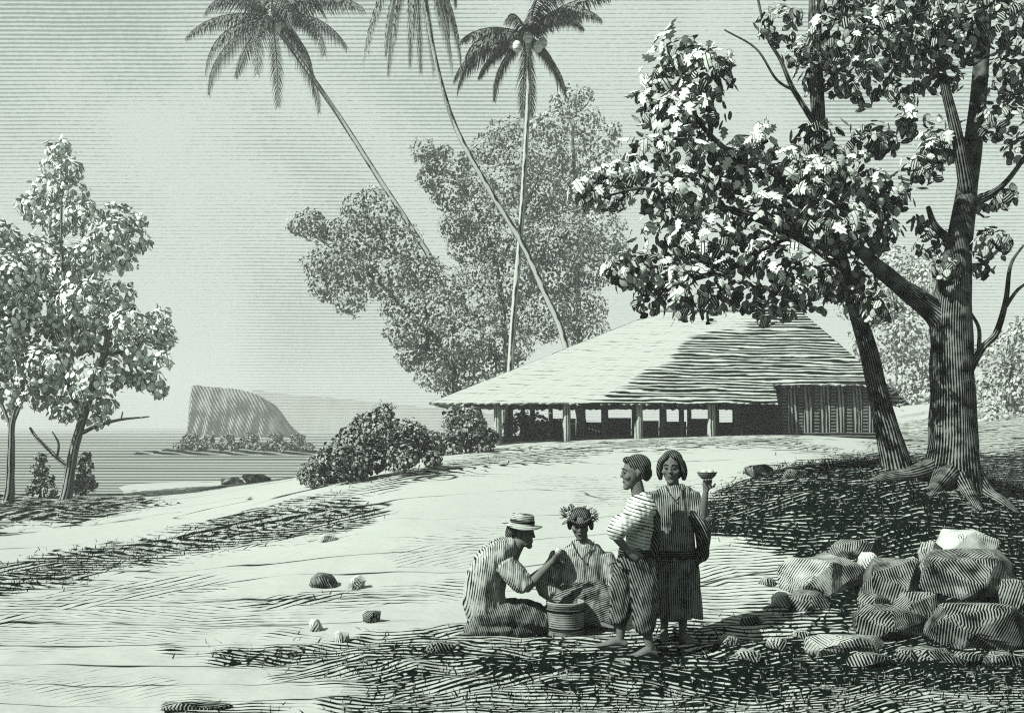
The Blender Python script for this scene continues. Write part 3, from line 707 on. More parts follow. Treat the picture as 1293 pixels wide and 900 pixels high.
# ------------------------------------------------------------------ thatched long house
DH = 42.0
hb = at(850, 548, DH); gz = ground(hb.x, hb.y)
hut = thing('long_house', 'long open-sided thatched house with pale posts beyond the yard', 'house', (hb.x, hb.y, gz))
ho = Vector((hb.x, hb.y, gz))
EZ = at(0, 508, DH).z; xl = at(545, 0, DH).x; xr = at(1146, 0, DH).x
DB = 54.0; DR = 48.0
ridL = at(836, 392, DR); ridR = at(1010, 378, DR); RZ = ridL.z
ridL.z = ridR.z = RZ
cut_x = at(985, 0, DH).x
tm = M['thatch'] = ink_mat('thatch', (0.05, 0, 1), 0.17, 0.16, 1.2, 0.5, 0.40, 0.012, 0.55, 0.8)
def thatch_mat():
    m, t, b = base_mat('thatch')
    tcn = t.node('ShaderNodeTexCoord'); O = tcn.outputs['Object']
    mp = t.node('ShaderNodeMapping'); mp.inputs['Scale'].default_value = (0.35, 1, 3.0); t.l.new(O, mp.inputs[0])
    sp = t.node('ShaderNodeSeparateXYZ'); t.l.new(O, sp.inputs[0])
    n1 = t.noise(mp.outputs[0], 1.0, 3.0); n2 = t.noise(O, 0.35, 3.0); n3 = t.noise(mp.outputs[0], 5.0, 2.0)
    # foliage shadow painted as denser strokes on the right half of the roof, ragged edge
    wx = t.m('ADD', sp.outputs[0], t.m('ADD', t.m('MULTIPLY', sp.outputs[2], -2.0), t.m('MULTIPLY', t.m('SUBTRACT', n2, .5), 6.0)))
    sel = t.smooth(wx, -7.6, -6.6)  # mask of the painted foliage shadow
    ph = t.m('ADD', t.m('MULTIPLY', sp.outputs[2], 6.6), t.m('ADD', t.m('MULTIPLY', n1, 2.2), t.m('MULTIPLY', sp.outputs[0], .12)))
    wv = t.m('ADD', t.m('ADD', .0, t.m('MULTIPLY', sel, .6)), t.m('MULTIPLY', t.m('SUBTRACT', n3, .5), .7))
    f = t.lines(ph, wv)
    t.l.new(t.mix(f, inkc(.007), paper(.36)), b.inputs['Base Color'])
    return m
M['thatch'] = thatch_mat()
def course_rows(A0, A1, B0, B1, n, skip=None, jag=.16, over=.1, thick=.03):
    """thatch courses between eave edge A0-A1 and ridge edge B0-B1, each its own strip with a ragged foot"""
    nrm = (A1 - A0).cross(B0 - A0)
    if nrm.length < 1e-6: nrm = (A1 - A0).cross(B1 - A0)
    nrm.normalize()
    if nrm.z < 0: nrm = -nrm
    for k in range(n):
        f0 = k / n; f1 = (k + 1.35) / n if k < n - 1 else 1.0
        a0 = A0.lerp(B0, f0); a1 = A1.lerp(B1, f0); b0 = A0.lerp(B0, min(f1, 1)); b1 = A1.lerp(B1, min(f1, 1))
        if skip is not None and f0 < skip[1]:
            a1 = a0.lerp(a1, max(0.02, (skip[0] - a0.x) / max(a1.x - a0.x, .01))) if a1.x > skip[0] else a1
            b1 = b0.lerp(b1, max(0.02, (skip[0] - b0.x) / max(b1.x - b0.x, .01))) if b1.x > skip[0] else b1
        Ln = (a1 - a0).length; m = max(6, int(Ln / .16)); V = []; Fc = []
        dn = ((a0 + a1) - (b0 + b1)).normalized()
        for i in range(m + 1):
            u = i / m; p = a0.lerp(a1, u) + dn * (over * random.uniform(.2, 1.0) + jag * (i % 2) * random.random()); q = b0.lerp(b1, u)
            lift = thick * random.uniform(.7, 1.15)
            V += [p + nrm * lift - ho, q + nrm * .02 - ho, p - nrm * .03 - ho + dn * .02]
        for i in range(m):
            Fc += [(3 * i, 3 * i + 3, 3 * i + 4, 3 * i + 1), (3 * i + 2, 3 * i + 5, 3 * i + 3, 3 * i)]
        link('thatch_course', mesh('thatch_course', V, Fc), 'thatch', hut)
Ef0, Ef1 = Vector((xl, DH, EZ)), Vector((xr, DH, EZ)); Eb0, Eb1 = Vector((xl, DB, EZ)), Vector((xr, DB, EZ))
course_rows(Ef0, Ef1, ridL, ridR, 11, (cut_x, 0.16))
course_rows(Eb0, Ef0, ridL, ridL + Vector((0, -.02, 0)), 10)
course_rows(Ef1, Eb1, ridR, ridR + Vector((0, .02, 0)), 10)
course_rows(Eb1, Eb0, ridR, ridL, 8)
# ridge cap, eave beams, posts, back rail, planks
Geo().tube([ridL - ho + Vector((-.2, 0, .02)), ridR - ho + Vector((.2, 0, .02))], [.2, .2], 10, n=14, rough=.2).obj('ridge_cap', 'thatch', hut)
zb = EZ + .06
def beam(a, b, r_=.07): Geo().tube([Vector(a) - ho, Vector(b) - ho], [r_, r_], 7).obj('beam', 'plank_dark', hut)
yf = DH + .4; yb = DB - .9
zf = EZ + (RZ - EZ) * .4 / (DR - DH) - .18
beam((xl + .8, yf, zf), (cut_x, yf, zf)); beam((xl + .8, yb, zf), (xr - .8, yb, zf)); beam((xl + 1.2, yf, zf), (xl + 1.2, yb, zf))
def post(x, y, r_):
    g0 = ground(x, y); Geo().tube([Vector((x, y, g0 - .2)) - ho, Vector((x + .02, y, (g0 + zf) / 2)) - ho, Vector((x, y, zf)) - ho], [r_ * 1.1, r_, r_ * .95], 8, n=5, rough=.06).obj('post', 'post', hut)
for px in (628, 715, 806, 898): post(at(px, 0, yf).x, yf, .17)
for px in (672, 735, 762, 838, 860, 930): post(at(px, 0, 48).x, 48, .13)
for k in range(9): post(at(660 + 35 * k, 0, yb).x, yb, .12)
# low back wall of woven mats: one panel between each pair of back posts
for k in range(9):
    x0 = at(662 + 35 * k, 0, yb).x; x1 = at(692 + 35 * k, 0, yb).x
    g0 = ground((x0 + x1) / 2, yb); hh = (.75, .9, .7, .95, .8)[k % 5]
    Geo().box(Vector(((x0 + x1) / 2, yb + .1, g0 + hh / 2)) - ho, ((x1 - x0) / 2, .03, hh / 2)).obj('mat_panel', 'plank', hut, False)
# store room at the right: vertical boards with dark gaps, on a dark sill
yw = DH + 1.6; x0 = at(988, 0, yw).x; x1 = at(1104, 0, yw).x; zt = EZ + (RZ - EZ) * (yw - DH) / (DR - DH) - .12
g0 = ground((x0 + x1) / 2, yw); nB = 17
for k in range(nB):
    a = x0 + (x1 - x0) * k / nB; wdt = (x1 - x0) / nB * random.uniform(.72, .9)
    if k in (5, 11): wdt *= .5
    Geo().box(Vector((a + wdt / 2, yw + random.uniform(-.03, .03), (g0 + .12 + zt) / 2)) - ho, (wdt / 2, .03, (zt - g0 - .12) / 2)).obj('board', 'plank' if k % 3 else 'plank_dark', hut, False)
Geo().box(Vector(((x0 + x1) / 2, yw + .02, g0 + .05)) - ho, ((x1 - x0) / 2 + .1, .12, .12)).obj('sill', 'plank_dark', hut, False)
Geo().box(Vector(((x0 + x1) / 2, yw + .35, (g0 + zt) / 2)) - ho, ((x1 - x0) / 2, .04, (zt - g0) / 2)).obj('inner_wall', 'plank_dark', hut, False)
Geo().box(Vector((x0, (yw + yb) / 2 + .2, (g0 + zt) / 2)) - ho, (.05, (yb - yw) / 2, (zt - g0) / 2)).obj('side_wall', 'plank_dark', hut, False)
Geo().box(Vector((x1 + .1, (yw + yb) / 2 + .2, (g0 + zt) / 2)) - ho, (.05, (yb - yw) / 2, (zt - g0) / 2)).obj('side_wall', 'plank_dark', hut, False)
Geo().box(Vector(((x0 + x1) / 2, yb, (g0 + zt) / 2)) - ho, ((x1 - x0) / 2, .05, (zt - g0) / 2)).obj('rear_wall', 'plank_dark', hut, False)

# ------------------------------------------------------------------ shrubs
def bush(name, label, base, clumps, leaf, per, lmat='leaf_bush', d=None, group=None, tpl=ROUND, jd=.8):
    org = hit(*base) if d is None else Vector((at(base[0], 0, d).x, d, SEA + .12))
    t = thing(name, label, 'bush', org, group); D = org.y
    C, N_, T_, S_ = scatter(clumps_px(clumps, D, jd, org), per, leaf, up=.6)
    o = link('foliage', leaves_mesh('foliage', C, N_, T_, S_, tpl), lmat, t); o['kind'] = 'stuff'
    for i in range(3):
        c, r_ = clumps_px(clumps, D, .3, org)[i % len(clumps)]
        Geo().tube([Vector(((i - 1) * .12, .02 * i, -.08)), Vector((c.x * .5, 0, max(.1, c.z * .5))), c], [.05, .035, .015], 6, n=6).obj('stem', 'bark_far', t)
    return t
bush('shrub', 'large rounded shrub with pale top at the bend of the path, left of the house', (455, 606),
     [(400, 588, 18), (388, 600, 14), (425, 575, 24), (420, 598, 22), (450, 555, 24), (450, 585, 26), (485, 520, 16), (480, 540, 24), (478, 575, 28), (510, 550, 26), (510, 575, 24), (540, 565, 20), (395, 608, 12), (525, 545, 16), (460, 535, 16), (545, 580, 14)], .12, 15)
bush('shrub', 'dark shrub just left of the first house post', (590, 572),
     [(560, 560, 18), (580, 545, 18), (600, 535, 16), (600, 555, 20), (575, 565, 18), (620, 552, 12), (555, 572, 12), (612, 565, 12), (545, 556, 15), (530, 568, 13), (572, 530, 15), (590, 522, 14)], .15, 15)
bush('shrub', 'dark shrub under the thatch between the first two posts', (655, 556),
     [(645, 538, 12), (660, 530, 14), (680, 534, 14), (670, 545, 13), (692, 540, 10)], .15, 15)
bush('shrub', 'narrow upright shrub left of the forked shore trunk', (52, 628), [(52, 612, 14), (50, 592, 12), (52, 578, 9), (58, 604, 10), (42, 618, 10), (64, 618, 10)], .16, 15)
bush('shrub', 'narrow upright shrub right of the forked shore trunk', (104, 626), [(104, 608, 15), (106, 590, 12), (108, 578, 8), (96, 614, 11), (114, 612, 10)], .16, 15)
# spit of land in the bay, with bushes
sp_ = []; Fc = []; ds_ = 108.0
for i in range(30):
    u = i / 29; px = 175 + 240 * u; hh = .25 + .55 * math.sin(math.pi * min(1, u * .9 + .05)) * (1 + .3 * math.sin(i * 1.7))
    x = at(px, 0, ds_).x
    sp_ += [(x, ds_ - 3 - 2 * u, SEA - .3), (x, ds_ - 1 + .6 * math.sin(i), SEA + hh * .6), (x, ds_, SEA + hh), (x, ds_ + 6, SEA - .3)]
for i in range(29):
    for k in range(3): Fc.append((4 * i + k, 4 * i + 4 + k, 4 * i + 5 + k, 4 * i + 1 + k))
M['spit'] = ink_mat('spit', (0.1, 0, 1), .35, .65, 1.0, .3, .2, .012, .5, .3)
o = link('sand_spit', mesh('sand_spit', sp_, Fc), 'spit', None, True); o['kind'] = 'structure'
for i, (px, r_, lab) in enumerate([(240, 13, 'first bush from the left on the spit in the bay'), (262, 10, 'small bush second from the left on the spit in the bay'), (287, 11, 'low bush in the middle of the spit in the bay'),
                                   (316, 13, 'round bush right of the middle of the spit in the bay'), (346, 14, 'taller bush toward the right of the spit in the bay'), (374, 13, 'last bush on the spit, next to the large shrub')]):
    bush('spit_bush', lab, (px, 0), [(px - r_, 566, r_ * .7), (px, 560, r_), (px + r_, 565, r_ * .8), (px + r_ * .3, 553, r_ * .6)], .3, 14, 'leaf_bush', ds_, 'bushes on the spit', ROUND, .5)

# ------------------------------------------------------------------ rocks and stones
DIRS = [Vector(q).normalized() for q in [(x, y, z) for x in (-1, 0, 1) for y in (-1, 0, 1) for z in (-1, 0, 1) if (x, y, z) != (0, 0, 0)]]
def rock(label, px, py, wpx, hpx, mat='rock', seed=0, deep=1.0, rotz=0.0, sink=.25, name='rock', tilt=0.0, npt=15, dx=0.0, dy=0.0):
    """facetted stone: hull of jittered points, thin worn edges, strokes laid down each facet"""
    h_ = hit(px, py); s = h_.y / F
    W_, H_ = wpx * s / 2, hpx * s / (2 - sink)
    rs = random.Random(seed); bm = bmesh.new()
    for k in range(npt):
        z = 1 - 2 * (k + .5) / npt; a = k * 2.39996 + rs.uniform(-.5, .5); r_ = math.sqrt(1 - z * z); q = rs.uniform(.78, 1.06)
        fl = max(-.7, min(.62, z * q))
        bm.verts.new((r_ * math.cos(a) * q * W_ * 1.05, r_ * math.sin(a) * q * W_ * deep, fl * 1.5 * H_))
    res = bmesh.ops.convex_hull(bm, input=bm.verts)
    bmesh.ops.delete(bm, geom=[v for v in bm.verts if not v.link_faces], context='VERTS')
    bmesh.ops.dissolve_limit(bm, angle_limit=R(17), verts=bm.verts, edges=bm.edges)
    bmesh.ops.recalc_face_normals(bm, faces=bm.faces)
    sel = set(bm.faces)
    bv = bmesh.ops.bevel(bm, geom=list(bm.edges), offset=W_ * .035, segments=2, affect='EDGES', profile=.5, clamp_overlap=True)
    bmesh.ops.triangulate(bm, faces=[f for f in bm.faces if len(f.verts) > 4])
    bmesh.ops.subdivide_edges(bm, edges=[e for e in bm.edges if e.calc_length() > W_ * .25], cuts=2, use_grid_fill=True)
    for v in bm.verts:
        q = v.co / W_
        v.co += v.normal * W_ * (.08 * mnoise.noise(q * 1.8 + Vector((seed, 0, 0))) + .03 * mnoise.noise(q * 5.5 + Vector((0, seed, 0))))
    bm.normal_update()
    uvl = bm.loops.layers.uv.new('UVMap')
    for f in bm.faces:
        n_ = max(DIRS, key=lambda q: q.dot(f.normal)); dn = Vector((0, 0, -1)); dn = dn - n_ * dn.dot(n_)
        if dn.length < .2: dn = Vector((1, .3, 0)) - n_ * n_.x
        dn.normalize(); sd = n_.cross(dn); a = .6 * math.sin(n_.x * 5 + n_.y * 3 + seed)
        u = sd * math.cos(a) + dn * math.sin(a)
        for l in f.loops: l[uvl].uv = (l.vert.co.dot(u), l.vert.co.dot(dn))
    me = bpy.data.meshes.new(name); bm.to_mesh(me); bm.free()
    me.materials.append(M[mat])
    o = link(name, me, None, None, False); o.location = (h_.x + dx, h_.y + W_ * deep * .5 + dy, h_.z + H_ * (1 - sink * 2)); o.rotation_euler = (0, tilt, rotz)
    tag(o, label, 'rock')
    return o
rock('long flat-topped boulder at the left end of the boulder pile', 1040, 748, 145, 52, 'rock', 1, .7, .2)
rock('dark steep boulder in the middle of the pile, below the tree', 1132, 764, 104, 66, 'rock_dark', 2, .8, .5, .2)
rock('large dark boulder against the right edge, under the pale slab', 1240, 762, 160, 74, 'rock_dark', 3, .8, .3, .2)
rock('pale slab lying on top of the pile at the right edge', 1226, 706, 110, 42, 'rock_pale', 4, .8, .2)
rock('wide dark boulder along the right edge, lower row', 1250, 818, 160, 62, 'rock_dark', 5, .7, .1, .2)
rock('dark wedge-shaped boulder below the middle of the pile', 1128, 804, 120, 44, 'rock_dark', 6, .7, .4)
rock('low long pale slab lying in front of the pile', 1075, 828, 125, 30, 'rock', 7, .5, .1)
rock('egg-shaped pale stone beside the flat boulder', 990, 768, 36, 24, 'rock_pale', 8)
rock('small grey stone at the left tip of the flat boulder', 972, 742, 26, 14, 'rock', 9)
rock('round pale stone wedged between flat and steep boulders', 1098, 720, 30, 26, 'rock_pale', 10)
rock('fist-size grey stone on the dark earth left of the slab', 985, 822, 34, 18, 'rock', 11)
rock('small pale stone right above the front slab', 1012, 806, 26, 12, 'rock', 12)
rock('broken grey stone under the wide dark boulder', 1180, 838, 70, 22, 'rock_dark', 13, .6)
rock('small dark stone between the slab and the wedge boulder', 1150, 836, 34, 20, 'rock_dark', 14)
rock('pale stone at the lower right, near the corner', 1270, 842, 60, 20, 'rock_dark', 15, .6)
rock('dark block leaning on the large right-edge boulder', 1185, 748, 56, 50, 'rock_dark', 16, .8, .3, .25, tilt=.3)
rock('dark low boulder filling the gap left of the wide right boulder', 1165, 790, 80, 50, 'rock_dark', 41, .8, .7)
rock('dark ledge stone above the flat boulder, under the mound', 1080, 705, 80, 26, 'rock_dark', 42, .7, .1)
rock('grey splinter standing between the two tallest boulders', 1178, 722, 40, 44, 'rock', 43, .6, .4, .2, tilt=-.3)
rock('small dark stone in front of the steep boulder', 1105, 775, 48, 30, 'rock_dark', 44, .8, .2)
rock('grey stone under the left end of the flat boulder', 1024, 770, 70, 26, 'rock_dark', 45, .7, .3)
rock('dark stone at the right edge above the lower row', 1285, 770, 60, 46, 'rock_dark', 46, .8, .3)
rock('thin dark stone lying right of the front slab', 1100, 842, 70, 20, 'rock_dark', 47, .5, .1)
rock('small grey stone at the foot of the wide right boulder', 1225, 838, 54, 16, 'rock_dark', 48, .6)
rock('jagged grey stone on the dark earth between the bowl woman and the slab', 945, 836, 44, 18, 'rock', 51, .7)
rock('dark splinter stone left of the flat boulder, in the shade', 950, 792, 40, 16, 'rock_dark', 52, .6)
rock('dark oval stone on the path, left of its white neighbour', 408, 742, 42, 20, 'rock_dark', 21)
rock('white stone touching the dark oval stone on the path', 450, 742, 26, 18, 'rock_pale', 22)
rock('white upright pebble at the edge of the dark earth', 397, 797, 20, 18, 'rock_pale', 23)
rock('white pebble lower right of the upright pebble', 430, 811, 20, 16, 'rock_pale', 24)
rock('dark domed stone left of the kneeling man', 468, 788, 28, 18, 'rock_dark', 25)
rock('dark flat stone in front of the kneeling man', 556, 824, 44, 16, 'rock_dark', 26, .5)
rock('small pale pebble on the far bank of the path', 413, 685, 26, 12, 'rock_pale', 27)
rock('dark low stone at the bottom edge, left', 245, 898, 90, 12, 'rock_dark', 28, .5)
rock('dark pointed stone on the crest left of the leaning tree', 962, 600, 46, 16, 'rock_dark', 29)
rock('small dark stone beside the pointed crest stone', 1004, 606, 34, 16, 'rock_dark', 30)
rock('pale pebble at the feet of the bowl-holding woman', 922, 818, 28, 18, 'rock', 31)
rock('low pale rock on the far beach, right one of the pair', 322, 609, 40, 13, 'rock', 33)
rock('low pale rock on the far beach, left one of the pair', 290, 611, 40, 10, 'rock', 34)

# ------------------------------------------------------------------ grass
def grass():
    n = 70000
    px = rng.uniform(-60, 1400, n); d = np.exp(rng.uniform(math.log(5.5), math.log(45), n))
    z = zbase(px, d); P = np.stack([px, HZ + (CAMZ - z) / d * F], -1)
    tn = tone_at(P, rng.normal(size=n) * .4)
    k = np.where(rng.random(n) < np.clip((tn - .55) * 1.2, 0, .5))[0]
    px, d, z = px[k], d[k], z[k]; m = len(k)
    x = (px - CX) / F * d
    V = np.zeros((m, 4, 3)); h = rng.uniform(.025, .06, m) * np.minimum(2.2, .5 + d / 14); a = rng.uniform(0, 6.28, m); wd = h * .12
    B = np.stack([x, d, z - .01], -1); side = np.stack([np.cos(a), np.sin(a), 0 * a], -1)
    lean_ = np.stack([rng.normal(size=m) * .5 + .15, rng.normal(size=m) * .3, np.ones(m)], -1)
    V[:, 0] = B - side * wd[:, None]; V[:, 1] = B + side * wd[:, None]
    V[:, 2] = B + lean_ * h[:, None] * .6 + side * wd[:, None] * .8; V[:, 3] = B + lean_ * h[:, None] * np.array([1.25, 1.25, 1])
    i = np.arange(m)[:, None] * 4
    Fc = np.concatenate([i + np.array([[0, 1, 2]]), i + np.array([[0, 2, 3]])])
    M['grass'] = ink_mat('grass', (1, 0, .3), .05, .75, 1, 3, .2, .005, .2, 3)
    o = link('grass', mesh('grass', V.reshape(-1, 3), Fc), 'grass')
    o['kind'] = 'stuff'; tag(o, 'short dark grass blades on the banks and mound', 'grass')
grass()

# ------------------------------------------------------------------ people
def sub(a, b): return Vector(a) - Vector(b)
def hand(g, wrist, d, nrm, side=1, curl=.5, s=1.0):
    """palm and five separate fingers; d = pointing direction, nrm = out of the back of the hand, thumb on side"""
    w = Vector(wrist); d = Vector(d).normalized(); nrm = Vector(nrm); nrm = (nrm - d * nrm.dot(d)).normalized(); x = d.cross(nrm) * side
    pe = w + d * .085 * s
    g.tube([w, w + d * .045 * s, pe], [(.028 * s, .02 * s), (.04 * s, .018 * s), (.042 * s, .014 * s)], 10, flat=nrm)
    for k, (off, L) in enumerate([(-.033, .068), (-.011, .08), (.011, .076), (.033, .058)]):
        p = pe + x * off * s - d * .01; c1 = curl * (.7 + .1 * k)
        d1 = (d * math.cos(c1) - nrm * math.sin(c1)); p1 = p + d1 * L * .5 * s
        d2 = (d * math.cos(2.1 * c1) - nrm * math.sin(2.1 * c1)); p2 = p1 + d2 * L * .35 * s
        d3 = (d * math.cos(2.9 * c1) - nrm * math.sin(2.9 * c1)); p3 = p2 + d3 * L * .25 * s
        g.tube([p, p1, p2, p3], [.0095 * s, .009 * s, .0083 * s, .007 * s], 7)
    t0 = w + d * .03 * s - x * .03 * s; t1 = t0 + (d * .5 - x * .75 - nrm * .3).normalized() * .04 * s; t2 = t1 + (d * .85 - x * .25 - nrm * .5 * curl).normalized() * .035 * s
    g.tube([t0, t1, t2], [.014 * s, .0115 * s, .009 * s], 7)
def foot(g, ankle, d, s=1.0):
    a = Vector(ankle); d = Vector((d[0], d[1], 0)).normalized(); x = Vector((-d.y, d.x, 0)); g0 = a.z - .075 * s
    P = [a - d * .045 * s + Vector((0, 0, -.05 * s)), a + Vector((0, 0, -.025 * s)) + d * .02 * s, a + d * .1 * s + Vector((0, 0, -.048 * s)), a + d * .16 * s + Vector((0, 0, -.058 * s))]
    g.tube(P, [(.028 * s, .026 * s), (.035 * s, .04 * s), (.042 * s, .025 * s), (.042 * s, .015 * s)], 10, n=8, flat=(0, 0, 1))
    for k, off in enumerate((-.03, -.014, .001, .016, .031)):
        L = (.05, .046, .042, .036, .03)[k]
        b = a + d * .155 * s + x * off * s; b.z = g0 + .014 * s
        g.tube([b, b + d * L * s * .6 + Vector((0, 0, .003)), b + d * L * s - Vector((0, 0, .003))], [.0085 * s, .0085 * s, .007 * s] if k else [.0125 * s, .0125 * s, .01 * s], 7)
def head(g, c, face, up=(0, 0, 1), s=1.0, t=None):
    """skull, jaw, nose, brow, lips, ears; c = middle of the head"""
    f = Vector(face).normalized(); u = Vector(up); u = (u - f * u.dot(f)).normalized(); x = f.cross(u); c = Vector(c)
    rot = Matrix((x, f, u)).transposed()
    P = lambda a, b, h: c + (x * a + f * b + u * h) * s
    g.ball(P(0, -.012, .03), (.074 * s, .094 * s, .088 * s), 16, 12, rot)
    g.tube([P(0, .02, .03), P(0, .03, -.03), P(0, .045, -.085)], [(.068 * s, .064 * s), (.06 * s, .058 * s), (.034 * s, .032 * s)], 12, n=7, flat=f)
    g.ball(P(0, .062, -.098), (.03 * s, .026 * s, .024 * s), 10, 7, rot)               # chin
    g.ball(P(0, .03, -.025), (.066 * s, .056 * s, .075 * s), 14, 10, rot)             # full face
    g.ball(P(0, .04, -.07), (.05 * s, .045 * s, .04 * s), 12, 8, rot)                 # jaw
    g.tube([P(0, .08, .026), P(0, .09, -.004), P(0, .099, -.023)], [(.008 * s, .009 * s), (.01 * s, .01 * s), (.015 * s, .01 * s)], 8, flat=f)   # nose
    for sg in (-1, 1):
        g.tube([P(sg * .01, .08, .03), P(sg * .05, .068, .03)], [.01 * s, .008 * s], 7)  # brow
        g.ball(P(sg * .042, .056, -.022), (.028 * s, .026 * s, .026 * s), 9, 6, rot)      # cheek
        g.ball(P(sg * .03, .078, .008), (.013 * s, .009 * s, .008 * s), 8, 6, rot)     # eyelid
        g.tube([P(sg * .076, -.012, .03), P(sg * .084, -.018, .008), P(sg * .076, -.008, -.022)], [(.007 * s, .016 * s), (.009 * s, .02 * s), (.006 * s, .011 * s)], 8, flat=f)
    g.ball(P(0, .078, -.053), (.024 * s, .012 * s, .008 * s), 9, 6, rot); g.ball(P(0, .077, -.067), (.021 * s, .012 * s, .008 * s), 9, 6, rot)
    g.ball(P(0, .055, -.06), (.036 * s, .03 * s, .03 * s), 10, 7, rot)
    if t is not None:
        for sg in (-1, 1):
            Geo().tube([P(sg * .018, .084, .009), P(sg * .031, .0865, .01), P(sg * .044, .077, .008)], [(.003, .003), (.005, .005), (.003, .003)], 7, n=5).obj('eye', 'feature', t)
            Geo().tube([P(sg * .012, .089, .034), P(sg * .032, .086, .039), P(sg * .054, .073, .034)], [.0025, .0035, .002], 6, n=5).obj('eyebrow', 'feature', t)
        Geo().tube([P(-.022, .08, -.061), P(0, .0905, -.06), P(.022, .08, -.061)], [.002, .0028, .002], 6, n=5).obj('mouth', 'feature', t)
    return P, rot
def skirt_rings(c0, rows, nfold, amp, seg=56, ph=0.0, hem=0.0):
    """rows: (dx, dy, z, rx, ry, fold strength)"""
    out = []
    for j, (dx, dy, z, rx, ry, fs) in enumerate(rows):
        ring = []
        for k in range(seg):
            t = 2 * math.pi * k / seg
            q = 1 + amp * fs * (math.sin(nfold * t + ph + .5 * math.sin(j * .4)) + .5 * math.sin((nfold * 2 - 3) * t + 1.3 * ph + j * .12))
            ring.append(Vector((c0[0] + dx + math.cos(t) * rx * q, c0[1] + dy + math.sin(t) * ry * q, c0[2] + z + (hem * math.sin(5 * t + ph) if j == len(rows) - 1 else 0))))
        out.append(ring)
    return out
def lerp_rows(rows, n): return [tuple(r_) for r_ in spline(rows, n)]

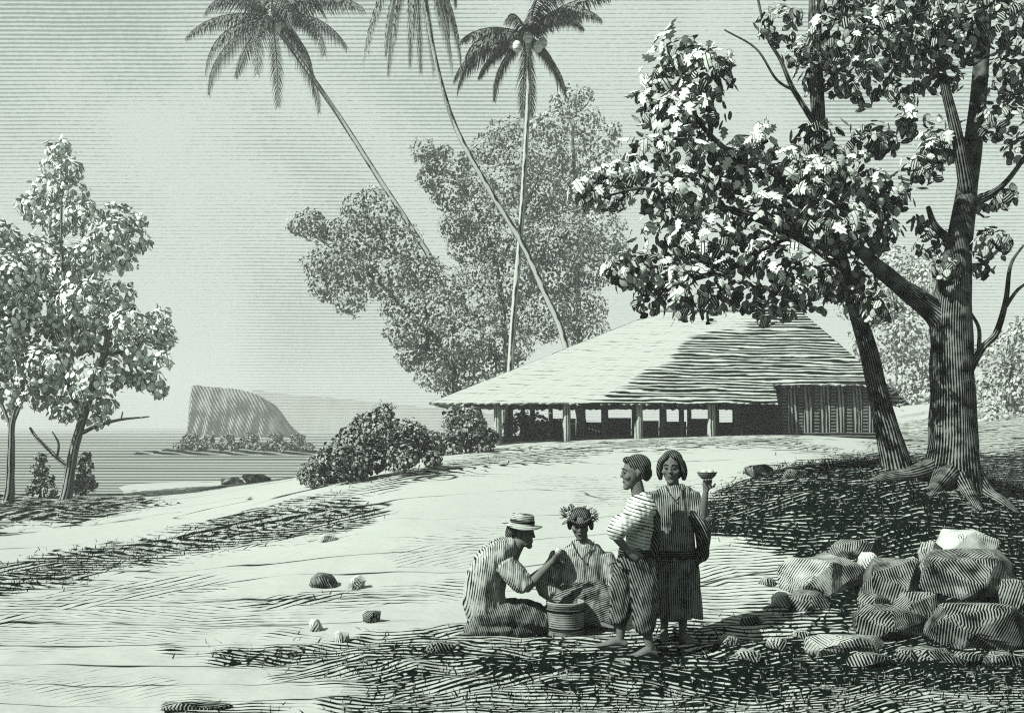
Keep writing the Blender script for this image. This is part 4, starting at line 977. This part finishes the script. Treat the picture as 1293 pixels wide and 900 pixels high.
# --- standing man seen from his left side, hand on hip
def man_standing():
    b = hit(797, 826); d = b.y; s = d / F
    t = thing('person', 'standing man in pale striped shirt and rolled dark trousers, turned to the left', 'person', b)
    def L(px, py, y=0.0): return Vector(((px - 797) * s, y, (826 - py) * s))
    g = Geo()
    P, rot = head(g, L(801, 598), (-1, -.1, -.04), s=1.15, t=t)
    g.tube([L(806, 638), L(806, 624), L(803, 610)], [.066, .058, .056], 12, n=6)
    g.tube([L(802, 700), L(806, 672), L(808, 650), L(808, 638)], [(.12, .15), (.105, .14), (.11, .16), (.07, .12)], 14, n=9, flat=(0, 1, 0))
    sh = L(811, 640, -.18); el = L(772, 672, -.24); wr = L(791, 694, -.2)
    g.tube([sh, (sh + el) / 2, el], [.05, .045, .037], 10, n=7); g.tube([el, (el + wr) / 2, wr], [.037, .036, .025], 10, n=7)
    hand(g, wr, (.85, .1, -.5), (0, -1, 0), 1, .4)
    sh = L(809, 640, .17); el = L(800, 690, .2); wr = L(785, 712, .12)
    g.tube([sh, (sh + el) / 2, el], [.05, .045, .037], 10, n=7); g.tube([el, (el + wr) / 2, wr], [.037, .036, .025], 10, n=7)
    hand(g, wr, (-.5, -.2, -.8), (0, 1, 0), 1, .5)
    for (hp, kn, ak, yy) in ((L(806, 700, -.08), L(808, 762, -.1), L(819, 815, -.1), -1), (L(798, 700, .08), L(788, 760, .08), L(785, 809, .1), 1)):
        g.tube([hp, (hp + kn) / 2, kn], [.085, .078, .058], 11, n=8)
        cf = kn.lerp(ak, .35) + Vector((.012, 0, 0))
        g.tube([kn, cf, kn.lerp(ak, .75), ak], [.056, .057, .04, .034], 11, n=9)
        g.tube([ak + Vector((0, 0, .02)), ak - Vector((0, 0, .04))], [.034, .03], 9)
        ak2 = ak.copy(); foot(g, ak2, (-1, -.28 * (1 if yy < 0 else -.2), 0), 1.05)
    # feet reach the ground
    g.fused('body', 'skin', t, .0055)
    h = Geo(); h.ball(P(0, -.03, .055), (.098, .114, .098), 16, 12, rot); h.tube([P(0, -.08, .04), P(0, -.1, -.01), P(0, -.085, -.05)], [(.08, .045), (.072, .04), (.04, .025)], 12, n=6, flat=(1, 0, 0)); h.ball(P(0, .045, .098), (.06, .045, .03), 12, 8, rot)
    for sg in (-1, 1): h.tube([P(sg * .075, -.03, .06), P(sg * .083, -.045, .01), P(sg * .07, -.05, -.04)], [(.015, .03), (.016, .03), (.01, .02)], 8, flat=(1, 0, 0))
    h.fused('hair', 'hair', t, .006, 1)
    c = Geo()
    c.tube([L(803, 698), L(805, 680), L(809, 655), L(809, 636), L(808, 624)], [(.135, .165), (.13, .17), (.145, .195), (.125, .185), (.066, .078)], 20, n=12, flat=(0, 1, 0), bulge=.15)
    sh = L(812, 641, -.17); el = L(770, 670, -.25)
    c.tube([sh + Vector((.03, .04, .01)), sh.lerp(el, .4) + Vector((0, 0, -.005)), sh.lerp(el, .85), el.lerp(L(791, 694, -.2), .25)], [.085, .098, .095, .062], 14, n=9, bulge=.2)
    sh = L(809, 640, .16); el = L(800, 688, .2)
    c.tube([sh, sh.lerp(el, .5), el], [.08, .09, .07], 12, n=7, bulge=.2)
    c.fused('shirt', 'shirt_stripe', t, .008, 2, 0.016)
    # dark cloth thrown over the far shoulder and down the back
    v = Geo(); v.tube([L(813, 636, -.02), L(824, 650, -.02), L(827, 672, -.02), L(824, 694, -.02), L(822, 704, -.02)], [(.05, .1), (.05, .15), (.045, .15), (.05, .13), (.03, .1)], 16, n=10, flat=(0, 1, 0)); v.tube([L(812, 638, .1), L(800, 650, .14), L(795, 672, .16)], [.06, .06, .05], 10, n=6)
    v.fused('shawl', 'shawl', t, .008, 1, 0.02)
    w_ = Geo().rings(skirt_rings((L(803, 696).x, 0, 0), [(0, 0, L(0, 698).z + .035, .14, .175, .3), (0, 0, L(0, 698).z, .148, .182, .5), (0, 0, L(0, 698).z - .035, .142, .178, .3)], 9, .02)); w_.obj('sash', 'band', t)
    q = Geo()
    q.tube([L(803, 702), L(803, 716)], [(.145, .175), (.15, .18)], 18, n=4, flat=(0, 1, 0), bulge=.3)
    q.tube([L(806, 706, -.08), L(812, 735, -.1), L(812, 765, -.11), L(812, 786, -.11), L(814, 796, -.11)], [.115, .122, .11, .095, .06], 16, n=12, bulge=.2, rough=.12)
    q.tube([L(797, 706, .08), L(790, 735, .08), L(786, 765, .08), L(784, 784, .09), L(784, 792, .09)], [.11, .115, .1, .085, .06], 16, n=12, bulge=.2, rough=.12)
    q.fused('trousers', 'trousers', t, .008, 2, 0.018)
    return t
man_standing()

# --- standing woman with raised bowl
def woman_bowl():
    b = hit(852, 809); d = b.y; s = d / F
    t = thing('person', 'standing woman in long tunic and skirt, holding a bowl up beside her head', 'person', b)
    def L(px, py, y=0.0): return Vector(((px - 852) * s, y, (809 - py) * s))
    g = Geo()
    P, rot = head(g, L(848, 591), (-.3, -1, -.12), s=1.15, t=t)
    g.tube([L(851, 626), L(850, 614), L(849, 602, .01)], [.062, .055, .054], 12, n=6)
    g.tube([L(851, 700), L(851, 672), L(851, 645), L(851, 628)], [(.15, .11), (.13, .1), (.16, .11), (.1, .07)], 14, n=9, flat=(0, 1, 0))
    sh = L(874, 624); el = L(883, 660, -.1); wr = L(887, 618, -.16)
    g.tube([sh, (sh + el) / 2, el], [.05, .046, .04], 10, n=7); g.tube([el, (el + wr) / 2, wr], [.041, .037, .024], 10, n=7)
    hand(g, wr, (.12, -.25, 1), (.3, 1, .1), 1, .75)
    sh = L(828, 624); el = L(821, 668, .02); wr = L(824, 703, -.05)
    g.tube([sh, (sh + el) / 2, el], [.05, .046, .038], 10, n=7); g.tube([el, (el + wr) / 2, wr], [.038, .034, .025], 10, n=7)
    hand(g, wr, (.2, -.1, -1), (-1, 0, 0), -1, .5)
    for (hp, kn, ak, yy) in ((L(861, 705), L(862, 760), L(862, 797), 1), (L(842, 705), L(841, 760, .04), L(840, 796, .06), -1)):
        g.tube([hp, (hp + kn) / 2, kn], [.085, .075, .055], 10, n=7)
        g.tube([kn, kn.lerp(ak, .35) + Vector((0, .012, 0)), kn.lerp(ak, .75), ak], [.053, .054, .038, .032], 10, n=8)
        g.tube([ak, ak - Vector((0, 0, .05))], [.032, .03], 9); foot(g, ak, (.15 * yy, -1, 0), 1.0)
    g.fused('body', 'skin', t, .0055)
    h = Geo(); h.ball(P(0, -.03, .05), (.1, .112, .1), 16, 12, rot)
    for sg in (-1, 1): h.tube([P(sg * .03, .055, .1), P(sg * .078, .02, .05), P(sg * .094, -.01, -.03), P(sg * .09, -.015, -.09)], [(.025, .035), (.03, .05), (.032, .055), (.02, .035)], 10, n=9, flat=(0, 1, 0))
    h.tube([P(0, -.06, .04), P(0, -.085, -.03), P(0, -.08, -.09)], [(.1, .05), (.1, .045), (.07, .03)], 14, n=7, flat=(0, 1, 0))
    h.fused('hair', 'hair', t, .006, 1)
    c = Geo()
    c.tube([L(851, 706), L(851, 690), L(851, 668), L(851, 642), L(851, 623), L(850, 613)], [(.205, .16), (.19, .15), (.185, .145), (.205, .145), (.185, .12), (.085, .075)], 24, n=16, flat=(0, 1, 0), bulge=.1, rough=.05)
    sh = L(872, 625); el = L(884, 660, -.09)
    c.tube([sh, sh.lerp(el, .6), el], [.085, .09, .075], 12, n=7, bulge=.2)
    sh = L(829, 625); el = L(820, 668, .02)
    c.tube([sh, sh.lerp(el, .6), el], [.085, .09, .07], 12, n=7, bulge=.2)
    c.fused('tunic', 'tunic', t, .008, 2, 0.016)
    z0 = L(0, 700).z; z1 = L(0, 779).z
    k = Geo().rings(skirt_rings((0, .01, 0), lerp_rows([(0, 0, z0 + .04, .17, .135, .2), (0, 0, z0 - .1, .2, .16, .8), (0, 0, (z0 + z1) / 2, .215, .17, 1), (.003, 0, z1 + .08, .225, .18, 1.2), (.005, 0, z1, .23, .185, 1.3)], 18), 10, .085, 96, .4, .012)); k.obj('skirt', 'skirt', t)
    bnd = Geo().rings(skirt_rings((0, .005, 0), [(0, 0, z0 + .05, .205, .163, .3), (0, 0, z0 + .01, .216, .172, .5), (0, 0, z0 - .03, .208, .166, .3)], 9, .02)); bnd.obj('sash', 'band', t)
    # folded cloth over the arm
    v = Geo(); v.tube([L(872, 648, -.06), L(884, 664, -.1), L(886, 684, -.08), L(884, 702, -.06), L(878, 712, -.05)], [(.06, .08), (.07, .09), (.06, .08), (.05, .06), (.02, .03)], 14, n=11, flat=(0, 1, 0), rough=.25)
    v.fused('shawl', 'shawl', t, .008, 1, 0.02)
    n_ = Geo()
    for sg, pts in ((-1, [L(839, 613, -.08), L(843, 623, -.125), L(850, 632, -.15)]), (1, [L(862, 613, -.08), L(857, 623, -.125), L(850, 632, -.15)])): n_.tube(pts, [.005, .005, .005], 6, n=6)
    n_.obj('neckline', 'band', t)
    bo = b + L(888, 603, -.17)
    bw = Geo(); rows = []
    for (r_, z) in ((.02, -.012), (.045, -.005), (.072, .02), (.088, .052), (.09, .056), (.084, .055), (.066, .026), (.03, .008)):
        rows.append([Vector((math.cos(2 * math.pi * i / 24) * r_, math.sin(2 * math.pi * i / 24) * r_, z)) for i in range(24)])
    bt = thing('bowl', 'small round bowl with fruit, held up by the standing woman', 'bowl', bo)
    bw.rings(rows).obj('shell', 'bucket', bt)
    fr = Geo(); fr.ball((-.03, -.02, .045), .032, 9, 7); fr.obj('fruit', 'fruit', bt)
    fr = Geo(); fr.ball((.03, .0, .047), .034, 9, 7); fr.obj('fruit', 'fruit', bt)
    fr = Geo(); fr.ball((.0, .035, .05), .03, 9, 7); fr.obj('fruit', 'fruit', bt)
woman_bowl()

# --- kneeling man with a hat
def man_kneeling():
    b = hit(640, 797); d = b.y; s = d / F
    t = thing('person', 'kneeling man in brimmed hat and pale loose shirt, reaching out his hand', 'person', b)
    def L(px, py, y=0.0): return Vector(((px - 640) * s, y, (797 - py) * s))
    g = Geo()
    P, rot = head(g, L(660, 673), (1, -.18, -.08), s=1.15, t=t)
    g.tube([L(645, 706), L(650, 695), L(656, 684)], [.07, .063, .06], 12, n=6)
    g.tube([L(618, 772), L(617, 745), L(625, 720), L(641, 702)], [(.13, .16), (.125, .16), (.13, .18), (.08, .12)], 14, n=9, flat=(0, 1, 0))
    sh = L(641, 707, -.18); el = L(664, 738, -.24); wr = L(697, 704, -.2)
    g.tube([sh, (sh + el) / 2, el], [.052, .048, .042], 10, n=7); g.tube([el, (el + wr) / 2, wr], [.042, .04, .027], 10, n=7)
    hand(g, wr, (.75, 0, .65), (.3, -.8, -.4), -1, .8)
    sh = L(641, 707, .18); el = L(662, 742, .2); wr = L(694, 712, .0)
    g.tube([sh, (sh + el) / 2, el], [.052, .048, .04], 10, n=7); g.tube([el, (el + wr) / 2, wr], [.04, .036, .026], 10, n=7)
    hand(g, wr, (.8, -.1, .3), (0, .6, .5), 1, .5)
    for yy in (-.11, .11):
        hp = L(612, 778, yy); kn = L(684, 782, yy * 1.3); ak = L(604, 790, yy * 1.2)
        g.tube([hp, (hp + kn) / 2 + Vector((0, 0, .02)), kn], [.09, .085, .062], 10, n=7); g.tube([kn, (kn + ak) / 2, ak], [.055, .055, .036], 10, n=7)
        g.tube([ak, ak + Vector((-.06, 0, -.01)), ak + Vector((-.12, 0, -.03))], [(.036, .036), (.042, .03), (.04, .018)], 9, flat=(0, 0, 1))
    g.fused('body', 'skin', t, .0055)
    h = Geo(); h.ball(P(0, -.035, .03), (.094, .1, .082), 14, 10, rot); h.tube([P(0, -.07, .03), P(0, -.085, -.02), P(0, -.075, -.06)], [(.078, .04), (.07, .035), (.05, .025)], 12, n=6, flat=(0, 1, 0)); h.fused('hair', 'hair', t, .006, 1)
    c = Geo()
    c.tube([L(616, 782), L(612, 762), L(612, 742), L(620, 714), L(636, 695), L(650, 687)], [(.18, .21), (.2, .22), (.19, .225), (.175, .23), (.14, .2), (.07, .085)], 24, n=16, flat=(0, 1, 0), bulge=.1, rough=.06)
    sh = L(638, 709, -.18); el = L(664, 737, -.245)
    c.tube([sh, sh.lerp(el, .6), el + Vector((.01, 0, .0))], [.105, .105, .085], 14, n=7, bulge=.2, rough=.08)
    sh = L(638, 709, .18); el = L(662, 742, .2)
    c.tube([sh, sh.lerp(el, .6), el], [.1, .1, .085], 14, n=7, bulge=.2)
    c.fused('shirt', 'shirt_pale', t, .008, 2, 0.016)
    q = Geo()
    q.tube([L(606, 780), L(622, 778)], [(.13, .2), (.13, .2)], 14, n=4, flat=(0, 1, 0), bulge=.3)
    for yy in (-.12, .12):
        q.tube([L(608, 778, yy), L(640, 774, yy * 1.15), L(668, 776, yy * 1.3), L(688, 782, yy * 1.35)], [.11, .118, .11, .085], 14, n=9, rough=.12)
        q.tube([L(686, 786, yy * 1.3), L(640, 790, yy * 1.3), L(600, 791, yy * 1.25), L(592, 791, yy * 1.25)], [.07, .085, .08, .05], 12, n=8, rough=.1)
    q.fused('trousers', 'trousers', t, .008, 2, 0.018)
    ht = thing('hat', 'flat-crowned straw hat with brim on the kneeling man', 'hat', b + P(0, -.01, .068))
    Rm = Matrix.Rotation(R(7), 4, 'Y'); rows = []
    for (r_, z) in ((.085, -.02), (.12, -.01), (.165, -.018), (.168, -.01), (.12, .004), (.098, .012), (.096, .06), (.09, .095), (.075, .104), (.02, .1)):
        rows.append([Rm @ Vector((math.cos(2 * math.pi * i / 32) * r_ * 1.14, math.sin(2 * math.pi * i / 32) * r_ * 1.03, z + (.018 * math.cos(4 * math.pi * i / 32) * (r_ > .13)))) for i in range(32)])
    Geo().rings(rows).obj('crown', 'straw', ht)
    rows = []
    for (r_, z) in ((.1, .014), (.102, .03), (.0995, .046)):
        rows.append([Rm @ Vector((math.cos(2 * math.pi * i / 32) * r_ * 1.15, math.sin(2 * math.pi * i / 32) * r_ * 1.04, z)) for i in range(32)])
    Geo().rings(rows, False).obj('hat_band', 'band', ht)
    fo = b + wr.lerp(wr, 1) * 0 + L(705, 695, -.2)
    fr = Geo().ball((0, 0, 0), (.032, .032, .036), 12, 9); fr.tube([(0, 0, .03), (.004, 0, .05)], [.006, .004], 6)
    f_ = fr.obj('fruit', 'fruit'); f_.location = b + L(704, 693, -.2); tag(f_, 'small pale fruit in the kneeling man\'s outstretched hand', 'fruit')
man_kneeling()

# --- seated woman with leaf wreath
def woman_seated():
    b = hit(735, 795); b.y += .28; b.z = ground(b.x, b.y); d = b.y; s = d / F
    t = thing('person', 'seated woman in loose blouse with leaves in her hair, looking down', 'person', b)
    def L(px, py, y=0.0): return Vector(((px - 735) * s, y, (797 - py) * s))
    g = Geo()
    P, rot = head(g, L(735, 673, -.05), (-.12, -1, -.3), s=1.15, t=t)
    g.tube([L(739, 708), L(738, 696), L(737, 684)], [.062, .056, .054], 12, n=6)
    g.tube([L(738, 780, .05), L(738, 750, .04), L(738, 725, .01), L(738, 706)], [(.16, .12), (.14, .11), (.16, .11), (.1, .07)], 14, n=9, flat=(0, 1, 0))
    for sg, sx, ex, wx in ((-1, 708, 692, 720), (1, 767, 776, 754)):
        sh = L(sx, 714); el = L(ex, 750, -.05); wr = L(wx, 762, -.27)
        g.tube([sh, (sh + el) / 2, el], [.05, .045, .038], 10, n=7); g.tube([el, (el + wr) / 2, wr], [.038, .034, .025], 10, n=7)
        hand(g, wr, (-sg * .7, -.6, -.1), (0, -.3, 1), -sg, .5)
    for sg in (-1, 1):
        hp = L(738 + sg * 14, 780); kn = L(738 + sg * 44, 776, -.22); ak = L(738 - sg * 12, 788, -.34)
        g.tube([hp, (hp + kn) / 2, kn], [.09, .085, .06], 10, n=7); g.tube([kn, (kn + ak) / 2, ak], [.055, .052, .034], 10, n=7); foot(g, ak + Vector((0, -.02, .03)), (-sg, -.5, 0), .95)
    g.fused('body', 'skin', t, .0055)
    h = Geo(); h.ball(P(0, -.03, .05), (.102, .114, .1), 16, 12, rot)
    for sg in (-1, 1): h.tube([P(sg * .04, .05, .09), P(sg * .084, .015, .03), P(sg * .09, -.01, -.03)], [(.025, .04), (.028, .05), (.022, .04)], 10, n=7, flat=(0, 1, 0))
    h.fused('hair', 'hair', t, .006, 1)
    c = Geo()
    c.tube([L(738, 778, .04), L(738, 758, .03), L(738, 735, .02), L(738, 710, .01), L(738, 694)], [(.29, .18), (.285, .18), (.265, .17), (.23, .145), (.09, .078)], 24, n=15, flat=(0, 1, 0), bulge=.1, rough=.06)
    for sx, ex, wx in ((709, 690, 702), (766, 777, 770)):
        sh = L(sx, 713); el = L(ex, 750, -.05)
        c.tube([sh, sh.lerp(el, .6), el, L(wx, 760, -.14)], [.09, .1, .1, .075], 14, n=9, bulge=.2, rough=.08)
    c.fused('blouse', 'blouse', t, .008, 2, 0.016)
    n_ = Geo()
    for pts in ([L(724, 694, -.07), L(729, 705, -.13), L(736, 715, -.165)], [L(752, 694, -.07), L(746, 705, -.13), L(736, 715, -.165)]): n_.tube(pts, [.005, .005, .005], 6, n=6)
    n_.obj('neckline', 'band', t)
    q = Geo()
    q.tube([L(738, 790, .1), L(740, 776, -.1), L(742, 772, -.24), L(742, 786, -.38)], [(.26, .14), (.32, .15), (.33, .14), (.26, .05)], 24, n=12, flat=(0, 0, 1), rough=.1)
    q.tube([L(700, 778, -.22), L(722, 766, -.22), L(745, 759, -.2), L(768, 766, -.2), L(780, 784, -.2)], [.1, .13, .14, .13, .09], 14, n=12, rough=.15)
    for i in range(5): q.tube([L(705 + 16 * i, 790, -.36 - .02 * (i % 2)), L(712 + 13 * i, 768, -.33), L(722 + 8 * i, 756, -.22)], [.03, .034, .02], 8, n=7)
    q.fused('skirt', 'lapcloth', t, .009, 2, 0.02)
    # wreath of leaves and blossoms
    wr = thing('leaf_wreath', 'wreath of small leaves and blossoms around the seated woman\'s hair', 'wreath', b + P(0, 0, .06))
    cen = P(0, 0, .06); g2 = Geo(); pts = []
    for i in range(17):
        a = 2 * math.pi * i / 16; pts.append(P(math.cos(a) * .11, -.015 + math.sin(a) * .125, .062 + .012 * math.sin(3 * a)) - cen)
    g2.tube(pts, [.014] * 17, 7); g2.obj('twig_ring', 'hair', wr)
    rs = random.Random(4); TV, TF, TU = OVATE
    lm = mesh('leaf', TV - np.array([0, .1, 0]), TF.tolist(), TU); lm.materials.append(M['leaf_dark'])
    for i in range(90):
        a = rs.uniform(0, 6.283); sd_ = math.cos(a)
        if math.sin(a) > .55: continue
        v = P(math.cos(a) * .112, -.015 + math.sin(a) * .126, .066 + rs.uniform(-.02, .02)) - cen
        out = (v.normalized() + Vector((rs.uniform(-.6, .6), rs.uniform(-.5, .5), rs.uniform(-.9, .8)))).normalized()
        q_ = out.to_track_quat('Y', 'Z'); o = bpy.data.objects.new('leaf', lm); COL.objects.link(o); o.parent = wr
        o.location = v; o.rotation_mode = 'QUATERNION'; o.rotation_quaternion = q_; sc = rs.uniform(.05, .08) * (1.35 if sd_ > .5 else 1); o.scale = (sc, sc, sc)
    for i in range(7):
        a = (-.5, .1, .5, -1.2, -2.0, -2.7, 3.0)[i]
        v = P(math.cos(a) * .108, -.015 + math.sin(a) * .122, .07 + .02 * (i % 2)) - cen
        fl = Geo()
        for k in range(5): fl.ball(v + Vector((math.cos(k * 1.257) * .014, -.004, math.sin(k * 1.257) * .014)), (.011, .007, .011), 7, 5)
        fl.obj('blossom', 'fruit', wr)
    # bucket in front of her
    bb = hit(714, 800); bt = thing('bucket', 'round wooden bucket standing before the seated woman', 'bucket', bb)
    rows = []
    for (r_, z) in ((.15, -.02), (.165, .0), (.17, .12), (.172, .27), (.178, .275), (.178, .3), (.155, .3), (.15, .26), (.1, .245)):
        rows.append([Vector((math.cos(2 * math.pi * i / 36) * r_, math.sin(2 * math.pi * i / 36) * r_, z)) for i in range(36)])
    Geo().rings(rows).obj('tub', 'bucket', bt)
    for z in (.05, .215):
        rows = [[Vector((math.cos(2 * math.pi * i / 36) * (r_ + .003), math.sin(2 * math.pi * i / 36) * (r_ + .003), z + dz)) for i in range(36)] for r_, dz in ((.168, 0), (.177, .004), (.178, .022), (.17, .026))]
        Geo().rings(rows, False).obj('hoop', 'band', bt)
woman_seated()

# ------------------------------------------------------------------ sea air
hz = bpy.data.meshes.new('haze')
x0, x1, y0, y1, z0, z1 = -900, 900, -20, 900, -8, 45
hz.from_pydata([(x, y, z) for x in (x0, x1) for y in (y0, y1) for z in (z0, z1)], [], [(0, 1, 3, 2), (4, 6, 7, 5), (0, 4, 5, 1), (2, 3, 7, 6), (0, 2, 6, 4), (1, 5, 7, 3)])
hm = bpy.data.materials.new('sea_air'); hm.use_nodes = True; hm.node_tree.nodes.clear()
ho_ = hm.node_tree.nodes.new('ShaderNodeOutputMaterial'); hv = hm.node_tree.nodes.new('ShaderNodeVolumePrincipled')
hv.inputs['Color'].default_value = (.54, .58, .55, 1); hv.inputs['Density'].default_value = 0.0012; hv.inputs['Anisotropy'].default_value = 0.0
hm.node_tree.links.new(hv.outputs[0], ho_.inputs['Volume'])
hob = link('haze', hz, hm); hob['kind'] = 'stuff'; tag(hob, 'thin pale sea haze over the whole bay', 'haze')
